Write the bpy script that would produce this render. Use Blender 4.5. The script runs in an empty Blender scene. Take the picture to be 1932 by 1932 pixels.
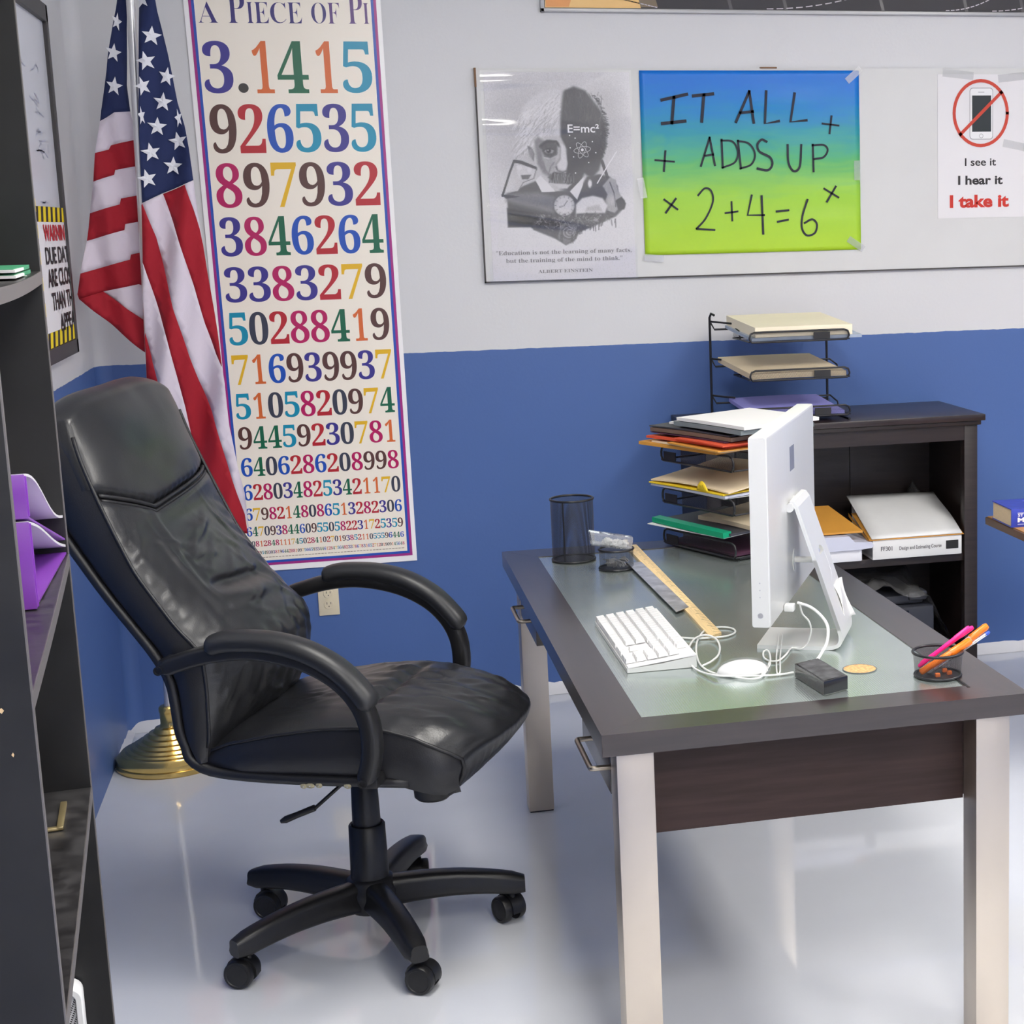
import bpy, bmesh, math, random
from mathutils import Vector, Matrix
from mathutils.geometry import tessellate_polygon, delaunay_2d_cdt

# ------------------------------------------------------------------ camera, light, exposure
SC = bpy.context.scene
COL = SC.collection
CAM_POS = Vector((0.0, 0.0, 1.69))
CAM_R = Matrix(((0.96678382, -0.25466292, -0.02181394),      # right
                (-0.06547043, -0.16423857, -0.98424556),     # down
                (0.24706816, 0.95298084, -0.17545609)))      # forward
FPX, CX, CY = 3119.18, 1449.0, 966.0
cam = bpy.data.cameras.new('camera')
cam.sensor_width = 36.0
cam.lens = 36.0 * FPX / 1932.0
cam.shift_x = (966.0 - CX) / 1932.0
cam.clip_start = 0.05
cam_o = bpy.data.objects.new('camera', cam)
COL.objects.link(cam_o)
_r, _d, _f = CAM_R[0], CAM_R[1], CAM_R[2]
cam_o.matrix_world = Matrix(((_r[0], -_d[0], -_f[0], CAM_POS[0]),
                             (_r[1], -_d[1], -_f[1], CAM_POS[1]),
                             (_r[2], -_d[2], -_f[2], CAM_POS[2]), (0, 0, 0, 1)))
SC.camera = cam_o
SC.view_settings.view_transform = 'Standard'
SC.view_settings.look = 'None'
SC.view_settings.exposure = 1.22
SC.view_settings.gamma = 1.0
SC.view_settings.use_curve_mapping = False
SC.cycles.use_denoising = True
SC.cycles.max_bounces = 10
SC.cycles.diffuse_bounces = 5
SC.cycles.glossy_bounces = 4
SC.cycles.transparent_max_bounces = 24
SC.cycles.sample_clamp_indirect = 6.0
world = bpy.data.worlds.new('world')
SC.world = world
world.use_nodes = True
world.node_tree.nodes['Background'].inputs[0].default_value = (0.75, 0.80, 1.0, 1)
world.node_tree.nodes['Background'].inputs[1].default_value = 0.0
# ceiling troffers: centre x, y, strength
CEIL_Z = 2.95
LAMPS = [(0.60, 3.05, 8.5), (3.05, 3.05, 13.0), (0.60, 0.6, 8.5), (3.05, 0.6, 10.0), (0.60, -1.8, 9.0), (3.05, -1.8, 9.0)]
LAMP_COL = (1.0, 0.965, 0.90, 1)
YW, XL = 5.845, -0.766          # planes of the back wall and the left wall

# ------------------------------------------------------------------ helpers
def lin(c):
    c = c / 255.0
    return c / 12.92 if c <= 0.04045 else ((c + 0.055) / 1.055) ** 2.4
def rgb(r, g, b): return (lin(r), lin(g), lin(b), 1.0)
def ray(u, v):
    return CAM_R.transposed() @ Vector(((u - CX) / FPX, (v - CY) / FPX, 1.0))
def on_y(u, v, y):
    d = ray(u, v); return CAM_POS + d * ((y - CAM_POS[1]) / d[1])
def on_z(u, v, z):
    d = ray(u, v); return CAM_POS + d * ((z - CAM_POS[2]) / d[2])
def on_x(u, v, x):
    d = ray(u, v); return CAM_POS + d * ((x - CAM_POS[0]) / d[0])
def lerp(a, b, t): return a + (b - a) * t
def interp(tab, x):
    if x <= tab[0][0]: return tab[0][1]
    for (a, fa), (b, fb) in zip(tab, tab[1:]):
        if x <= b: return fa + (fb - fa) * (x - a) / (b - a)
    return tab[-1][1]
def hsh(i, j=0, k=0):
    v = math.sin(i * 127.1 + j * 311.7 + k * 74.7) * 43758.5453
    return v - math.floor(v)
def vnoise(x, y):
    xi, yi = math.floor(x), math.floor(y); fx, fy = x - xi, y - yi
    fx = fx * fx * (3 - 2 * fx); fy = fy * fy * (3 - 2 * fy)
    return lerp(lerp(hsh(xi, yi), hsh(xi + 1, yi), fx), lerp(hsh(xi, yi + 1), hsh(xi + 1, yi + 1), fx), fy) * 2 - 1
def smooth_path(pts, n=8, closed=False):
    P = [Vector(p) for p in pts]
    out = []
    m = len(P)
    rng = range(m if closed else m - 1)
    for i in rng:
        p1, p2 = P[i], P[(i + 1) % m]
        p0 = P[i - 1] if (closed or i > 0) else p1 * 2 - p2
        p3 = P[(i + 2) % m] if (closed or i + 2 < m) else p2 * 2 - p1
        for k in range(n):
            t = k / n
            out.append(0.5 * ((2 * p1) + (p2 - p0) * t + (2 * p0 - 5 * p1 + 4 * p2 - p3) * t * t + (3 * p1 - p0 - 3 * p2 + p3) * t ** 3))
    if not closed: out.append(P[-1])
    return out

class MB:
    """collects faces; build() links them as one mesh object"""
    def __init__(self): self.v = []; self.f = []; self.m = []; self.c = []; self.mi = 0; self.col = (1, 1, 1, 1); self.uv = {}
    def vert(self, p): self.v.append(Vector(p)); return len(self.v) - 1
    def face(self, idx):
        self.f.append(tuple(idx)); self.m.append(self.mi); self.c.append(self.col)
    def poly(self, pts): self.face([self.vert(p) for p in pts])
    def bm_in(self, bm, M=None):
        base = len(self.v)
        bm.verts.index_update()
        for v in bm.verts: self.v.append((M @ v.co) if M else v.co.copy())
        for f in bm.faces: self.face([base + v.index for v in f.verts])
        bm.free()
    def box(self, x0, x1, y0, y1, z0, z1, bev=0.0, M=None, seg=2):
        bm = bmesh.new()
        bmesh.ops.create_cube(bm, size=1.0)
        for v in bm.verts:
            v.co = Vector((x1 if v.co.x > 0 else x0, y1 if v.co.y > 0 else y0, z1 if v.co.z > 0 else z0))
        if bev > 0:
            bmesh.ops.bevel(bm, geom=bm.edges[:], offset=bev, segments=seg, affect='EDGES', profile=0.5)
        self.bm_in(bm, M)
    def prism(self, pts, h, bev=0.0, M=None):
        """outline in xy (ccw) extruded from z=0 to h"""
        bm = bmesh.new()
        vs = [bm.verts.new((p[0], p[1], 0)) for p in pts]
        f = bm.faces.new(vs)
        r = bmesh.ops.extrude_face_region(bm, geom=[f])
        for g in r['geom']:
            if isinstance(g, bmesh.types.BMVert): g.co.z += h
        bmesh.ops.recalc_face_normals(bm, faces=bm.faces[:])
        if bev > 0:
            es = [e for e in bm.edges if abs(e.verts[0].co.z - e.verts[1].co.z) < 1e-6]
            bmesh.ops.bevel(bm, geom=es, offset=bev, segments=2, affect='EDGES', profile=0.5)
        self.bm_in(bm, M)
    def grid(self, rows, close_u=False, close_v=False, flip=False):
        """rows: list of equal-length lists of points"""
        nr, nc = len(rows), len(rows[0])
        b = len(self.v)
        for r in rows:
            for p in r: self.v.append(Vector(p))
        for i in range(nr if close_v else nr - 1):
            for j in range(nc if close_u else nc - 1):
                a, bb = b + i * nc + j, b + i * nc + (j + 1) % nc
                c, d = b + ((i + 1) % nr) * nc + (j + 1) % nc, b + ((i + 1) % nr) * nc + j
                self.face((d, c, bb, a) if flip else (a, bb, c, d))
        return b
    def loft(self, loops, caps=True):
        """closed cross sections"""
        b = self.grid(loops, close_u=True)
        n = len(loops[0])
        if caps:
            self.face([b + k for k in range(n)][::-1])
            e = b + (len(loops) - 1) * n
            self.face([e + k for k in range(n)])
    def tube(self, path, r, n=8, caps=True, closed=False, flat=None):
        P = [Vector(p) for p in path]
        m = len(P); loops = []
        up = Vector((0, 0, 1)); prev = None
        for i, p in enumerate(P):
            a = P[i - 1] if (i > 0 or closed) else P[0]
            c = P[(i + 1) % m] if (i < m - 1 or closed) else P[-1]
            t = (c - a)
            if t.length < 1e-9: t = Vector((1, 0, 0))
            t.normalize()
            if prev is None:
                s = t.cross(up)
                if s.length < 1e-3: s = t.cross(Vector((0, 1, 0)))
                s.normalize()
            else:
                s = prev - t * prev.dot(t)
                if s.length < 1e-6: s = t.cross(up)
                s.normalize()
            prev = s; q = s.cross(t).normalized()
            rr = r(i / max(1, m - 1)) if callable(r) else r
            ra, rb = (rr, rr) if flat is None else (rr * flat[0], rr * flat[1])
            loops.append([p + s * (math.cos(2 * math.pi * k / n) * ra) + q * (math.sin(2 * math.pi * k / n) * rb) for k in range(n)])
        if closed: self.grid(loops, close_u=True, close_v=True)
        else: self.loft(loops, caps)
    def lathe(self, prof, center=(0, 0, 0), n=32, caps=True, M=None):
        """prof: (r, z)"""
        c = Vector(center)
        loops = []
        for r, z in prof:
            l = [Vector((r * math.cos(2 * math.pi * k / n), r * math.sin(2 * math.pi * k / n), z)) for k in range(n)]
            loops.append([(M @ p if M else p) + c for p in l])
        self.loft(loops, caps)
    def sweep(self, path, frame, caps=True):
        """frame(i,t,p)->list of points"""
        self.loft([frame(i, p) for i, p in enumerate(path)], caps)
    def build(self, name, mats, parent=None, smooth=None, local=False, solid=0.0):
        if not isinstance(mats, (list, tuple)): mats = [mats]
        me = bpy.data.meshes.new(name)
        o = bpy.data.objects.new(name, me)
        COL.objects.link(o)
        V = self.v
        if parent is not None:
            o.parent = parent
            if not local:
                inv = world_of(parent).inverted()
                V = [inv @ p for p in V]
        elif not local:
            xs = [p.x for p in V]; ys = [p.y for p in V]; zs = [p.z for p in V]
            org = Vector(((min(xs) + max(xs)) / 2, (min(ys) + max(ys)) / 2, min(zs)))
            o.location = org
            V = [p - org for p in V]
        me.from_pydata([tuple(p) for p in V], [], self.f)
        for m in mats: me.materials.append(m)
        me.polygons.foreach_set('material_index', self.m)
        if smooth is not None:
            me.polygons.foreach_set('use_smooth', [True] * len(self.f))
            if smooth < 179: me.set_sharp_from_angle(angle=math.radians(smooth))
        at = me.attributes.new('ink', 'FLOAT_COLOR', 'FACE')
        flat = []
        for c in self.c: flat += list(c)
        at.data.foreach_set('color', flat)
        me.validate(); me.update()
        if solid:
            md = o.modifiers.new('solid', 'SOLIDIFY'); md.thickness = solid; md.offset = 1.0 if solid > 0 else -1.0
            md.thickness = abs(solid)
        return o
def world_of(o):
    m = Matrix.LocRotScale(o.location, o.rotation_euler, o.scale)
    return world_of(o.parent) @ m if o.parent else m
def thing(name, label, cat, loc=(0, 0, 0), rz=0.0, group=None):
    o = bpy.data.objects.new(name, None); COL.objects.link(o)
    o.empty_display_size = 0.05
    o.location = loc; o.rotation_euler = (0, 0, rz)
    return tag(o, label, cat, group)
def tag(o, label, cat, group=None):
    o['label'] = label; o['category'] = cat
    if group: o['group'] = group
    return o
def struct(name, b, m, smooth=None):
    o = b.build(name, m, smooth=smooth); o['kind'] = 'structure'; return o
def look(o, label): o['label'] = label; return o

# ------------------------------------------------------------------ materials
def mat(name, color, rough=0.5, metal=0.0, bump=0.0, bscale=200.0, var=0.0, vscale=6.0, stretch=(1, 1, 1), coat=0.0, coat_r=0.1, spec=0.5, var2=None, rvar=0.0, detail=4.0):
    m = bpy.data.materials.new(name); m.use_nodes = True
    nt = m.node_tree; b = nt.nodes['Principled BSDF']
    b.inputs['Base Color'].default_value = color
    b.inputs['Roughness'].default_value = rough
    b.inputs['Metallic'].default_value = metal
    b.inputs['Specular IOR Level'].default_value = spec
    b.inputs['Coat Weight'].default_value = coat
    b.inputs['Coat Roughness'].default_value = coat_r
    if var or bump or rvar:
        tc = nt.nodes.new('ShaderNodeTexCoord'); mp = nt.nodes.new('ShaderNodeMapping')
        mp.inputs['Scale'].default_value = stretch
        nt.links.new(tc.outputs['Object'], mp.inputs['Vector'])
    if var or rvar:
        n = nt.nodes.new('ShaderNodeTexNoise'); n.inputs['Scale'].default_value = vscale; n.inputs['Detail'].default_value = detail
        nt.links.new(mp.outputs[0], n.inputs['Vector'])
    if var:
        mx = nt.nodes.new('ShaderNodeMix'); mx.data_type = 'RGBA'
        c2 = var2 if var2 else tuple(min(1.0, c * (1 + var)) for c in color[:3]) + (1,)
        c1 = color if var2 else tuple(c * (1 - var) for c in color[:3]) + (1,)
        mx.inputs[6].default_value = c1; mx.inputs[7].default_value = c2
        cr = nt.nodes.new('ShaderNodeValToRGB'); cr.color_ramp.elements[0].position = 0.35; cr.color_ramp.elements[1].position = 0.68
        nt.links.new(n.outputs['Fac'], cr.inputs[0]); nt.links.new(cr.outputs[0], mx.inputs[0])
        nt.links.new(mx.outputs[2], b.inputs['Base Color'])
    if rvar:
        mr = nt.nodes.new('ShaderNodeMapRange'); mr.inputs[3].default_value = max(0, rough - rvar); mr.inputs[4].default_value = rough + rvar
        nt.links.new(n.outputs['Fac'], mr.inputs[0]); nt.links.new(mr.outputs[0], b.inputs['Roughness'])
    if bump:
        n2 = nt.nodes.new('ShaderNodeTexNoise'); n2.inputs['Scale'].default_value = bscale; n2.inputs['Detail'].default_value = 5
        nt.links.new(mp.outputs[0], n2.inputs['Vector'])
        bp = nt.nodes.new('ShaderNodeBump'); bp.inputs['Strength'].default_value = bump; bp.inputs['Distance'].default_value = 0.002
        nt.links.new(n2.outputs['Fac'], bp.inputs['Height']); nt.links.new(bp.outputs[0], b.inputs['Normal'])
    return m
def ink_mat(name, rough=0.55, spec=0.4):
    m = bpy.data.materials.new(name); m.use_nodes = True
    nt = m.node_tree; b = nt.nodes['Principled BSDF']
    a = nt.nodes.new('ShaderNodeAttribute'); a.attribute_name = 'ink'
    nt.links.new(a.outputs['Color'], b.inputs['Base Color'])
    b.inputs['Roughness'].default_value = rough; b.inputs['Specular IOR Level'].default_value = spec
    return m
def clear_mat(name, tint=(1, 1, 1, 1), gloss=0.12, rough=0.08, bump=0.0, bscale=8.0, haze=0.0):
    """thin clear plastic: transparent with a fresnel gloss and a little haze"""
    m = bpy.data.materials.new(name); m.use_nodes = True
    nt = m.node_tree; nt.nodes.remove(nt.nodes['Principled BSDF'])
    out = nt.nodes['Material Output']
    t = nt.nodes.new('ShaderNodeBsdfTransparent'); t.inputs[0].default_value = tint
    g = nt.nodes.new('ShaderNodeBsdfGlossy'); g.inputs['Roughness'].default_value = rough
    d = nt.nodes.new('ShaderNodeBsdfDiffuse'); d.inputs[0].default_value = (0.9, 0.9, 0.92, 1)
    lw = nt.nodes.new('ShaderNodeLayerWeight'); lw.inputs[0].default_value = 0.3
    mr = nt.nodes.new('ShaderNodeMapRange'); mr.inputs[3].default_value = gloss * 0.6; mr.inputs[4].default_value = min(1, gloss * 4)
    nt.links.new(lw.outputs['Fresnel'], mr.inputs[0])
    m1 = nt.nodes.new('ShaderNodeMixShader'); m1.inputs[0].default_value = haze
    nt.links.new(t.outputs[0], m1.inputs[1]); nt.links.new(d.outputs[0], m1.inputs[2])
    m2 = nt.nodes.new('ShaderNodeMixShader')
    nt.links.new(mr.outputs[0], m2.inputs[0]); nt.links.new(m1.outputs[0], m2.inputs[1]); nt.links.new(g.outputs[0], m2.inputs[2])
    nt.links.new(m2.outputs[0], out.inputs['Surface'])
    if bump:
        tc = nt.nodes.new('ShaderNodeTexCoord'); n = nt.nodes.new('ShaderNodeTexNoise'); n.inputs['Scale'].default_value = bscale
        bp = nt.nodes.new('ShaderNodeBump'); bp.inputs['Strength'].default_value = bump; bp.inputs['Distance'].default_value = 0.02
        nt.links.new(tc.outputs['Object'], n.inputs['Vector']); nt.links.new(n.outputs['Fac'], bp.inputs['Height'])
        nt.links.new(bp.outputs[0], g.inputs['Normal'])
    return m
def wire_mesh_mat(name, pitch=0.004, wire=0.42, color=(0.012, 0.012, 0.016, 1), cyl=False, rad=0.05):
    """black painted wire mesh: diagonal wires with open holes"""
    m = bpy.data.materials.new(name); m.use_nodes = True
    nt = m.node_tree; b = nt.nodes['Principled BSDF']; out = nt.nodes['Material Output']
    b.inputs['Base Color'].default_value = color; b.inputs['Roughness'].default_value = 0.35
    L = nt.links.new
    def mth(op, a, bb=None):
        n = nt.nodes.new('ShaderNodeMath'); n.operation = op
        for i, x in enumerate((a, bb)):
            if x is None: continue
            if isinstance(x, (int, float)): n.inputs[i].default_value = x
            else: L(x, n.inputs[i])
        return n.outputs[0]
    tc = nt.nodes.new('ShaderNodeTexCoord'); sp = nt.nodes.new('ShaderNodeSeparateXYZ'); L(tc.outputs['Object'], sp.inputs[0])
    if cyl:
        u = mth('MULTIPLY', mth('ARCTAN2', sp.outputs[1], sp.outputs[0]), rad); v = sp.outputs[2]
    else:
        u = mth('ADD', sp.outputs[0], mth('MULTIPLY', sp.outputs[2], 0.5)); v = mth('ADD', sp.outputs[1], mth('MULTIPLY', sp.outputs[2], 0.87))
    fs = []
    for s in (1, -1):
        w = mth('FRACT', mth('ADD', mth('DIVIDE', mth('ADD', u, mth('MULTIPLY', v, s)), pitch), 1000.0))
        fs.append(mth('LESS_THAN', w, wire * 0.5))
    fac = mth('MAXIMUM', fs[0], fs[1])
    t = nt.nodes.new('ShaderNodeBsdfTransparent'); mx = nt.nodes.new('ShaderNodeMixShader')
    L(fac, mx.inputs[0]); L(t.outputs[0], mx.inputs[1]); L(b.outputs[0], mx.inputs[2]); L(mx.outputs[0], out.inputs['Surface'])
    return m

# ------------------------------------------------------------------ lettering
TEXT = {}
def bold_serif(s):
    o = ''
    for c in s:
        if c.isdigit(): o += chr(0x1D7CE + int(c))
        elif 'A' <= c <= 'Z': o += chr(0x1D400 + ord(c) - 65)
        elif 'a' <= c <= 'z': o += chr(0x1D41A + ord(c) - 97)
        else: o += c
    return o
def make_texts(reqs):
    """reqs: key -> (string, boldness); each becomes (points, faces) scaled later"""
    objs = {}
    for k, (s, off) in reqs.items():
        cu = bpy.data.curves.new('lettering', 'FONT'); cu.body = s; cu.size = 1.0; cu.resolution_u = 4; cu.offset = off
        o = bpy.data.objects.new('lettering', cu); COL.objects.link(o); objs[k] = o
    dg = bpy.context.evaluated_depsgraph_get(); dg.update()
    for k, o in objs.items():
        me = o.evaluated_get(dg).to_mesh()
        TEXT[k] = ([(v.co.x, v.co.y) for v in me.vertices], [tuple(p.vertices) for p in me.polygons])
        o.evaluated_get(dg).to_mesh_clear()
    for o in objs.values():
        cu = o.data; bpy.data.objects.remove(o); bpy.data.curves.remove(cu)
class Ink:
    """flat print: polygons in surface coordinates (u, v), each on a thin layer of its own"""
    def __init__(self, fn): self.b = MB(); self.fn = fn
    def poly(self, pts, col, layer=1):
        pts = [(p[0], p[1]) for p in pts]
        base = len(self.b.v)
        for p in pts: self.b.v.append(Vector(self.fn(p[0], p[1], layer)))
        self.b.col = col
        for t in tessellate_polygon([[Vector((p[0], p[1], 0)) for p in pts]]): self.b.face([base + i for i in t])
    def rect(self, u0, u1, v0, v1, col, layer=1): self.poly([(u0, v0), (u1, v0), (u1, v1), (u0, v1)], col, layer)
    def text(self, key, u0, u1, v0, v1, col, layer=2, slope=None):
        pts, fs = TEXT[key]
        xs = [p[0] for p in pts]; ys = [p[1] for p in pts]
        a, b_, c, d = min(xs), max(xs), min(ys), max(ys)
        base = len(self.b.v)
        for x, y in pts:
            s, t = (x - a) / (b_ - a), (y - c) / (d - c)
            u = lerp(u0, u1, s); v = lerp(v0, v1, t) + ((slope * s) if slope else 0)
            self.b.v.append(Vector(self.fn(u, v, layer)))
        self.b.col = col
        for f in fs: self.b.face([base + i for i in f])
    def stroke(self, pts, w, col, layer=2, smooth=0):
        P = [Vector((p[0], p[1], 0)) for p in pts]
        if smooth: P = smooth_path(P, smooth)
        L, R = [], []
        for i, p in enumerate(P):
            t = (P[min(i + 1, len(P) - 1)] - P[max(i - 1, 0)]).normalized()
            n = Vector((-t.y, t.x, 0)) * (w / 2)
            if i == 0: p = p - t * w * 0.4
            if i == len(P) - 1: p = p + t * w * 0.4
            L.append(p + n); R.append(p - n)
        self.b.col = col
        base = len(self.b.v)
        for a, c in zip(L, R):
            self.b.v.append(Vector(self.fn(a.x, a.y, layer))); self.b.v.append(Vector(self.fn(c.x, c.y, layer)))
        for i in range(len(L) - 1):
            k = base + 2 * i
            self.b.face((k, k + 1, k + 3, k + 2))
    def disc(self, cu, cv, r, col, layer=1, r2=None, n=24, rot=0.0):
        r2 = r2 if r2 else r
        ca, sa = math.cos(rot), math.sin(rot)
        pts = []
        for k in range(n):
            x, y = r * math.cos(2 * math.pi * k / n), r2 * math.sin(2 * math.pi * k / n)
            pts.append((cu + x * ca - y * sa, cv + x * sa + y * ca))
        self.poly(pts, col, layer)
    def ring(self, cu, cv, r, w, col, layer=2, r2=None, n=40, rot=0.0):
        r2 = r2 if r2 else r
        ca, sa = math.cos(rot), math.sin(rot)
        pts = []
        for k in range(n + 1):
            x, y = r * math.cos(2 * math.pi * k / n), r2 * math.sin(2 * math.pi * k / n)
            pts.append((cu + x * ca - y * sa, cv + x * sa + y * ca))
        self.stroke(pts, w, col, layer)
    def build(self, name, parent, m): return self.b.build(name, m, parent)

M_INK = ink_mat('printed_ink')
M_INK_GLOSS = ink_mat('glossy_print', 0.3, 0.5)
make_texts({**{'d' + c: (bold_serif(c), 0.0) for c in '0123456789'},
            **{'t' + c: (bold_serif(c), -0.012) for c in 'APIECOF'},
            'quote1': (bold_serif('"Education is not the learning of many facts,'), 0),
            'quote2': (bold_serif('but the training of the mind to think."'), 0),
            'quote3': (bold_serif('ALBERT EINSTEIN'), 0),
            'emc': ('E=mc\u00b2', 0.012), 'see': ('I see it', 0.018), 'hear': ('I hear it', 0.03), 'take': ('I take it', 0.04),
            'warn': ('WARNIN', 0.03), 'due': ('DUE DAT', 0.02), 'are': ('ARE CLOS', 0.02), 'than': ('THAN TH', 0.02), 'appear': ('APPEA', 0.02),
            'ff': ('FF301', 0.015), 'course': ('Design and Estimating Course', 0.012),
            'st': ('ST', 0.02), 'em': ('M', 0.04), 'w': ('w', 0)})
# ------------------------------------------------------------------ the room
def wall_paint(name):
    m = bpy.data.materials.new(name); m.use_nodes = True
    nt = m.node_tree; b = nt.nodes['Principled BSDF']; L = nt.links.new
    g = nt.nodes.new('ShaderNodeNewGeometry'); sp = nt.nodes.new('ShaderNodeSeparateXYZ'); L(g.outputs['Position'], sp.inputs[0])
    n = nt.nodes.new('ShaderNodeTexNoise'); n.inputs['Scale'].default_value = 25; L(g.outputs['Position'], n.inputs['Vector'])
    a = nt.nodes.new('ShaderNodeMath'); a.operation = 'MULTIPLY_ADD'; a.inputs[1].default_value = 0.006; L(n.outputs['Fac'], a.inputs[0]); L(sp.outputs[2], a.inputs[2])
    c = nt.nodes.new('ShaderNodeMath'); c.operation = 'GREATER_THAN'; c.inputs[1].default_value = 1.258; L(a.outputs[0], c.inputs[0])
    mx = nt.nodes.new('ShaderNodeMix'); mx.data_type = 'RGBA'; L(c.outputs[0], mx.inputs[0])
    mx.inputs[6].default_value = WALL_BLUE; mx.inputs[7].default_value = WALL_WHITE
    L(mx.outputs[2], b.inputs['Base Color']); b.inputs['Roughness'].default_value = 0.42; b.inputs['Specular IOR Level'].default_value = 0.4
    n2 = nt.nodes.new('ShaderNodeTexNoise'); n2.inputs['Scale'].default_value = 90; n2.inputs['Detail'].default_value = 3; L(g.outputs['Position'], n2.inputs['Vector'])
    bp = nt.nodes.new('ShaderNodeBump'); bp.inputs['Strength'].default_value = 0.12; bp.inputs['Distance'].default_value = 0.003
    L(n2.outputs['Fac'], bp.inputs['Height']); L(bp.outputs[0], b.inputs['Normal'])
    return m
WALL_BLUE = (0.078, 0.150, 0.385, 1)
WALL_WHITE = (0.70, 0.70, 0.72, 1)
M_WALL = wall_paint('two_tone_wall_paint')
M_FLOOR = mat('grey_epoxy_floor', (0.72, 0.74, 0.79, 1), rough=0.06, var=0.03, vscale=2.2, bump=0.008, bscale=9, spec=0.6, rvar=0.02)
M_COVE = mat('white_floor_paint', (0.74, 0.74, 0.77, 1), rough=0.35, bump=0.4, bscale=60)
M_CEIL = mat('white_ceiling_tile', (0.78, 0.78, 0.78, 1), rough=0.9, bump=0.3, bscale=120)
X1, Y0 = 5.2, -2.6
b = MB(); b.box(XL - 0.1, X1 + 0.1, Y0 - 0.1, YW + 0.1, -0.1, 0); struct('floor', b, M_FLOOR)
b = MB(); b.box(XL - 0.1, X1 + 0.1, Y0 - 0.1, YW + 0.1, CEIL_Z, CEIL_Z + 0.1); struct('ceiling', b, M_CEIL)
b = MB(); b.box(XL - 0.1, X1 + 0.1, YW, YW + 0.1, 0, CEIL_Z); struct('wall_back', b, M_WALL)
# the left wall, with its rounded inner corner
b = MB(); b.box(XL - 0.1, XL, Y0, YW, 0, CEIL_Z)
pr2 = [(XL - 0.001, YW + 0.001)] + [(XL + 0.05 - 0.05 * math.cos(math.pi / 2 * k / 8), YW - 0.05 + 0.05 * math.sin(math.pi / 2 * k / 8)) for k in range(9)]
b.prism(pr2, CEIL_Z); struct('wall_left', b, M_WALL, smooth=40)
b = MB(); b.box(X1, X1 + 0.1, Y0, YW, 0, CEIL_Z); struct('wall_right', b, M_WALL)
b = MB(); b.box(XL - 0.1, X1 + 0.1, Y0 - 0.1, Y0, 0, CEIL_Z); struct('wall_front', b, M_WALL)
# ragged white cove where the floor coating runs up the walls
def cove(name, p0, p1, nrm, h, dpt):
    p0, p1, nrm = Vector(p0), Vector(p1), Vector(nrm)
    n = int((p1 - p0).length / 0.02)
    rows = [[], [], []]
    for i in range(n + 1):
        p = p0.lerp(p1, i / n)
        hh = h + 0.006 * vnoise(i * 0.35, 3.3) + 0.004 * vnoise(i * 1.3, 9.1)
        rows[0].append(p + nrm * dpt + Vector((0, 0, 0.001))); rows[1].append(p + nrm * (dpt * 0.35) + Vector((0, 0, hh * 0.55))); rows[2].append(p + nrm * 0.001 + Vector((0, 0, hh)))
    b = MB(); b.grid(rows, flip=True); b.grid([[p for p in rows[2]], [p - nrm * 0.001 for p in rows[2]]])
    return struct(name, b, M_COVE, smooth=60)
cove('baseboard_back', (XL, YW, 0), (X1, YW, 0), (0, -1, 0), 0.035, 0.035)
cove('baseboard_left', (XL, 5.5, 0), (XL, YW, 0), (1, 0, 0), 0.016, 0.022)

M_FIX = mat('white_lamp_metal', (0.8, 0.8, 0.8, 1), 0.5)
def lamp_mat(s):
    m = bpy.data.materials.new('lit_diffuser'); m.use_nodes = True
    b_ = m.node_tree.nodes['Principled BSDF']; b_.inputs['Base Color'].default_value = (0.8, 0.8, 0.8, 1)
    b_.inputs['Emission Color'].default_value = LAMP_COL; b_.inputs['Emission Strength'].default_value = s
    return m
where = ['over the desk', 'over the table at the right', 'in front of the desk', 'in front of the table at the right', 'behind the camera on the left', 'behind the camera on the right']
for (x, y, s), w in zip(LAMPS, where):
    t = thing('ceiling_light', 'recessed fluorescent ceiling panel ' + w, 'ceiling light', (x, y, CEIL_Z), 0, 'ceiling panels')
    b = MB()
    for x0, x1, y0, y1 in ((-.33, .33, -.63, -.6), (-.33, .33, .6, .63), (-.33, -.3, -.6, .6), (.3, .33, -.6, .6)):
        b.box(x + x0, x + x1, y + y0, y + y1, CEIL_Z - 0.012, CEIL_Z)
    b.build('frame', M_FIX, t)
    b = MB(); b.box(x - .3, x + .3, y - .6, y + .6, CEIL_Z - 0.008, CEIL_Z - 0.002); b.build('diffuser', lamp_mat(s), t)

# ------------------------------------------------------------------ whiteboard and warning sign on the left wall
M_BLACKFRAME = mat('black_frame', (0.035, 0.032, 0.034, 1), 0.45)
M_WHITEBOARD = mat('whiteboard_enamel', (0.74, 0.76, 0.84, 1), 0.25, var=0.02, vscale=3)
xo, xi, xs = XL + 0.02, XL + 0.008, XL + 0.017
oy1, oz0, oz1 = 5.375, 1.335, 2.345; oy0 = 3.35
wb = thing('whiteboard', 'whiteboard in a black frame with faint marker traces on the left wall', 'whiteboard', (XL, (oy0 + oy1) / 2, oz0))
b = MB(); b.box(XL, xi, oy0 + .02, oy1 - .02, oz0 + .02, oz1 - .02); b.build('panel', M_WHITEBOARD, wb)
b = MB(); fw = 0.05
b.box(XL, xo, oy0, oy1, oz0, oz0 + fw - .008, .002); b.box(XL, xo, oy0, oy1, oz1 - fw, oz1, .002)
b.box(XL, xo, oy0, oy0 + fw, oz0, oz1, .002); b.box(XL, xo, oy1 - fw + .018, oy1, oz0, oz1, .002); b.build('frame', M_BLACKFRAME, wb)
ink = Ink(lambda u, v, l: (xi + 0.0004 * l, u, v))
rnd = random.Random(4)
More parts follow.
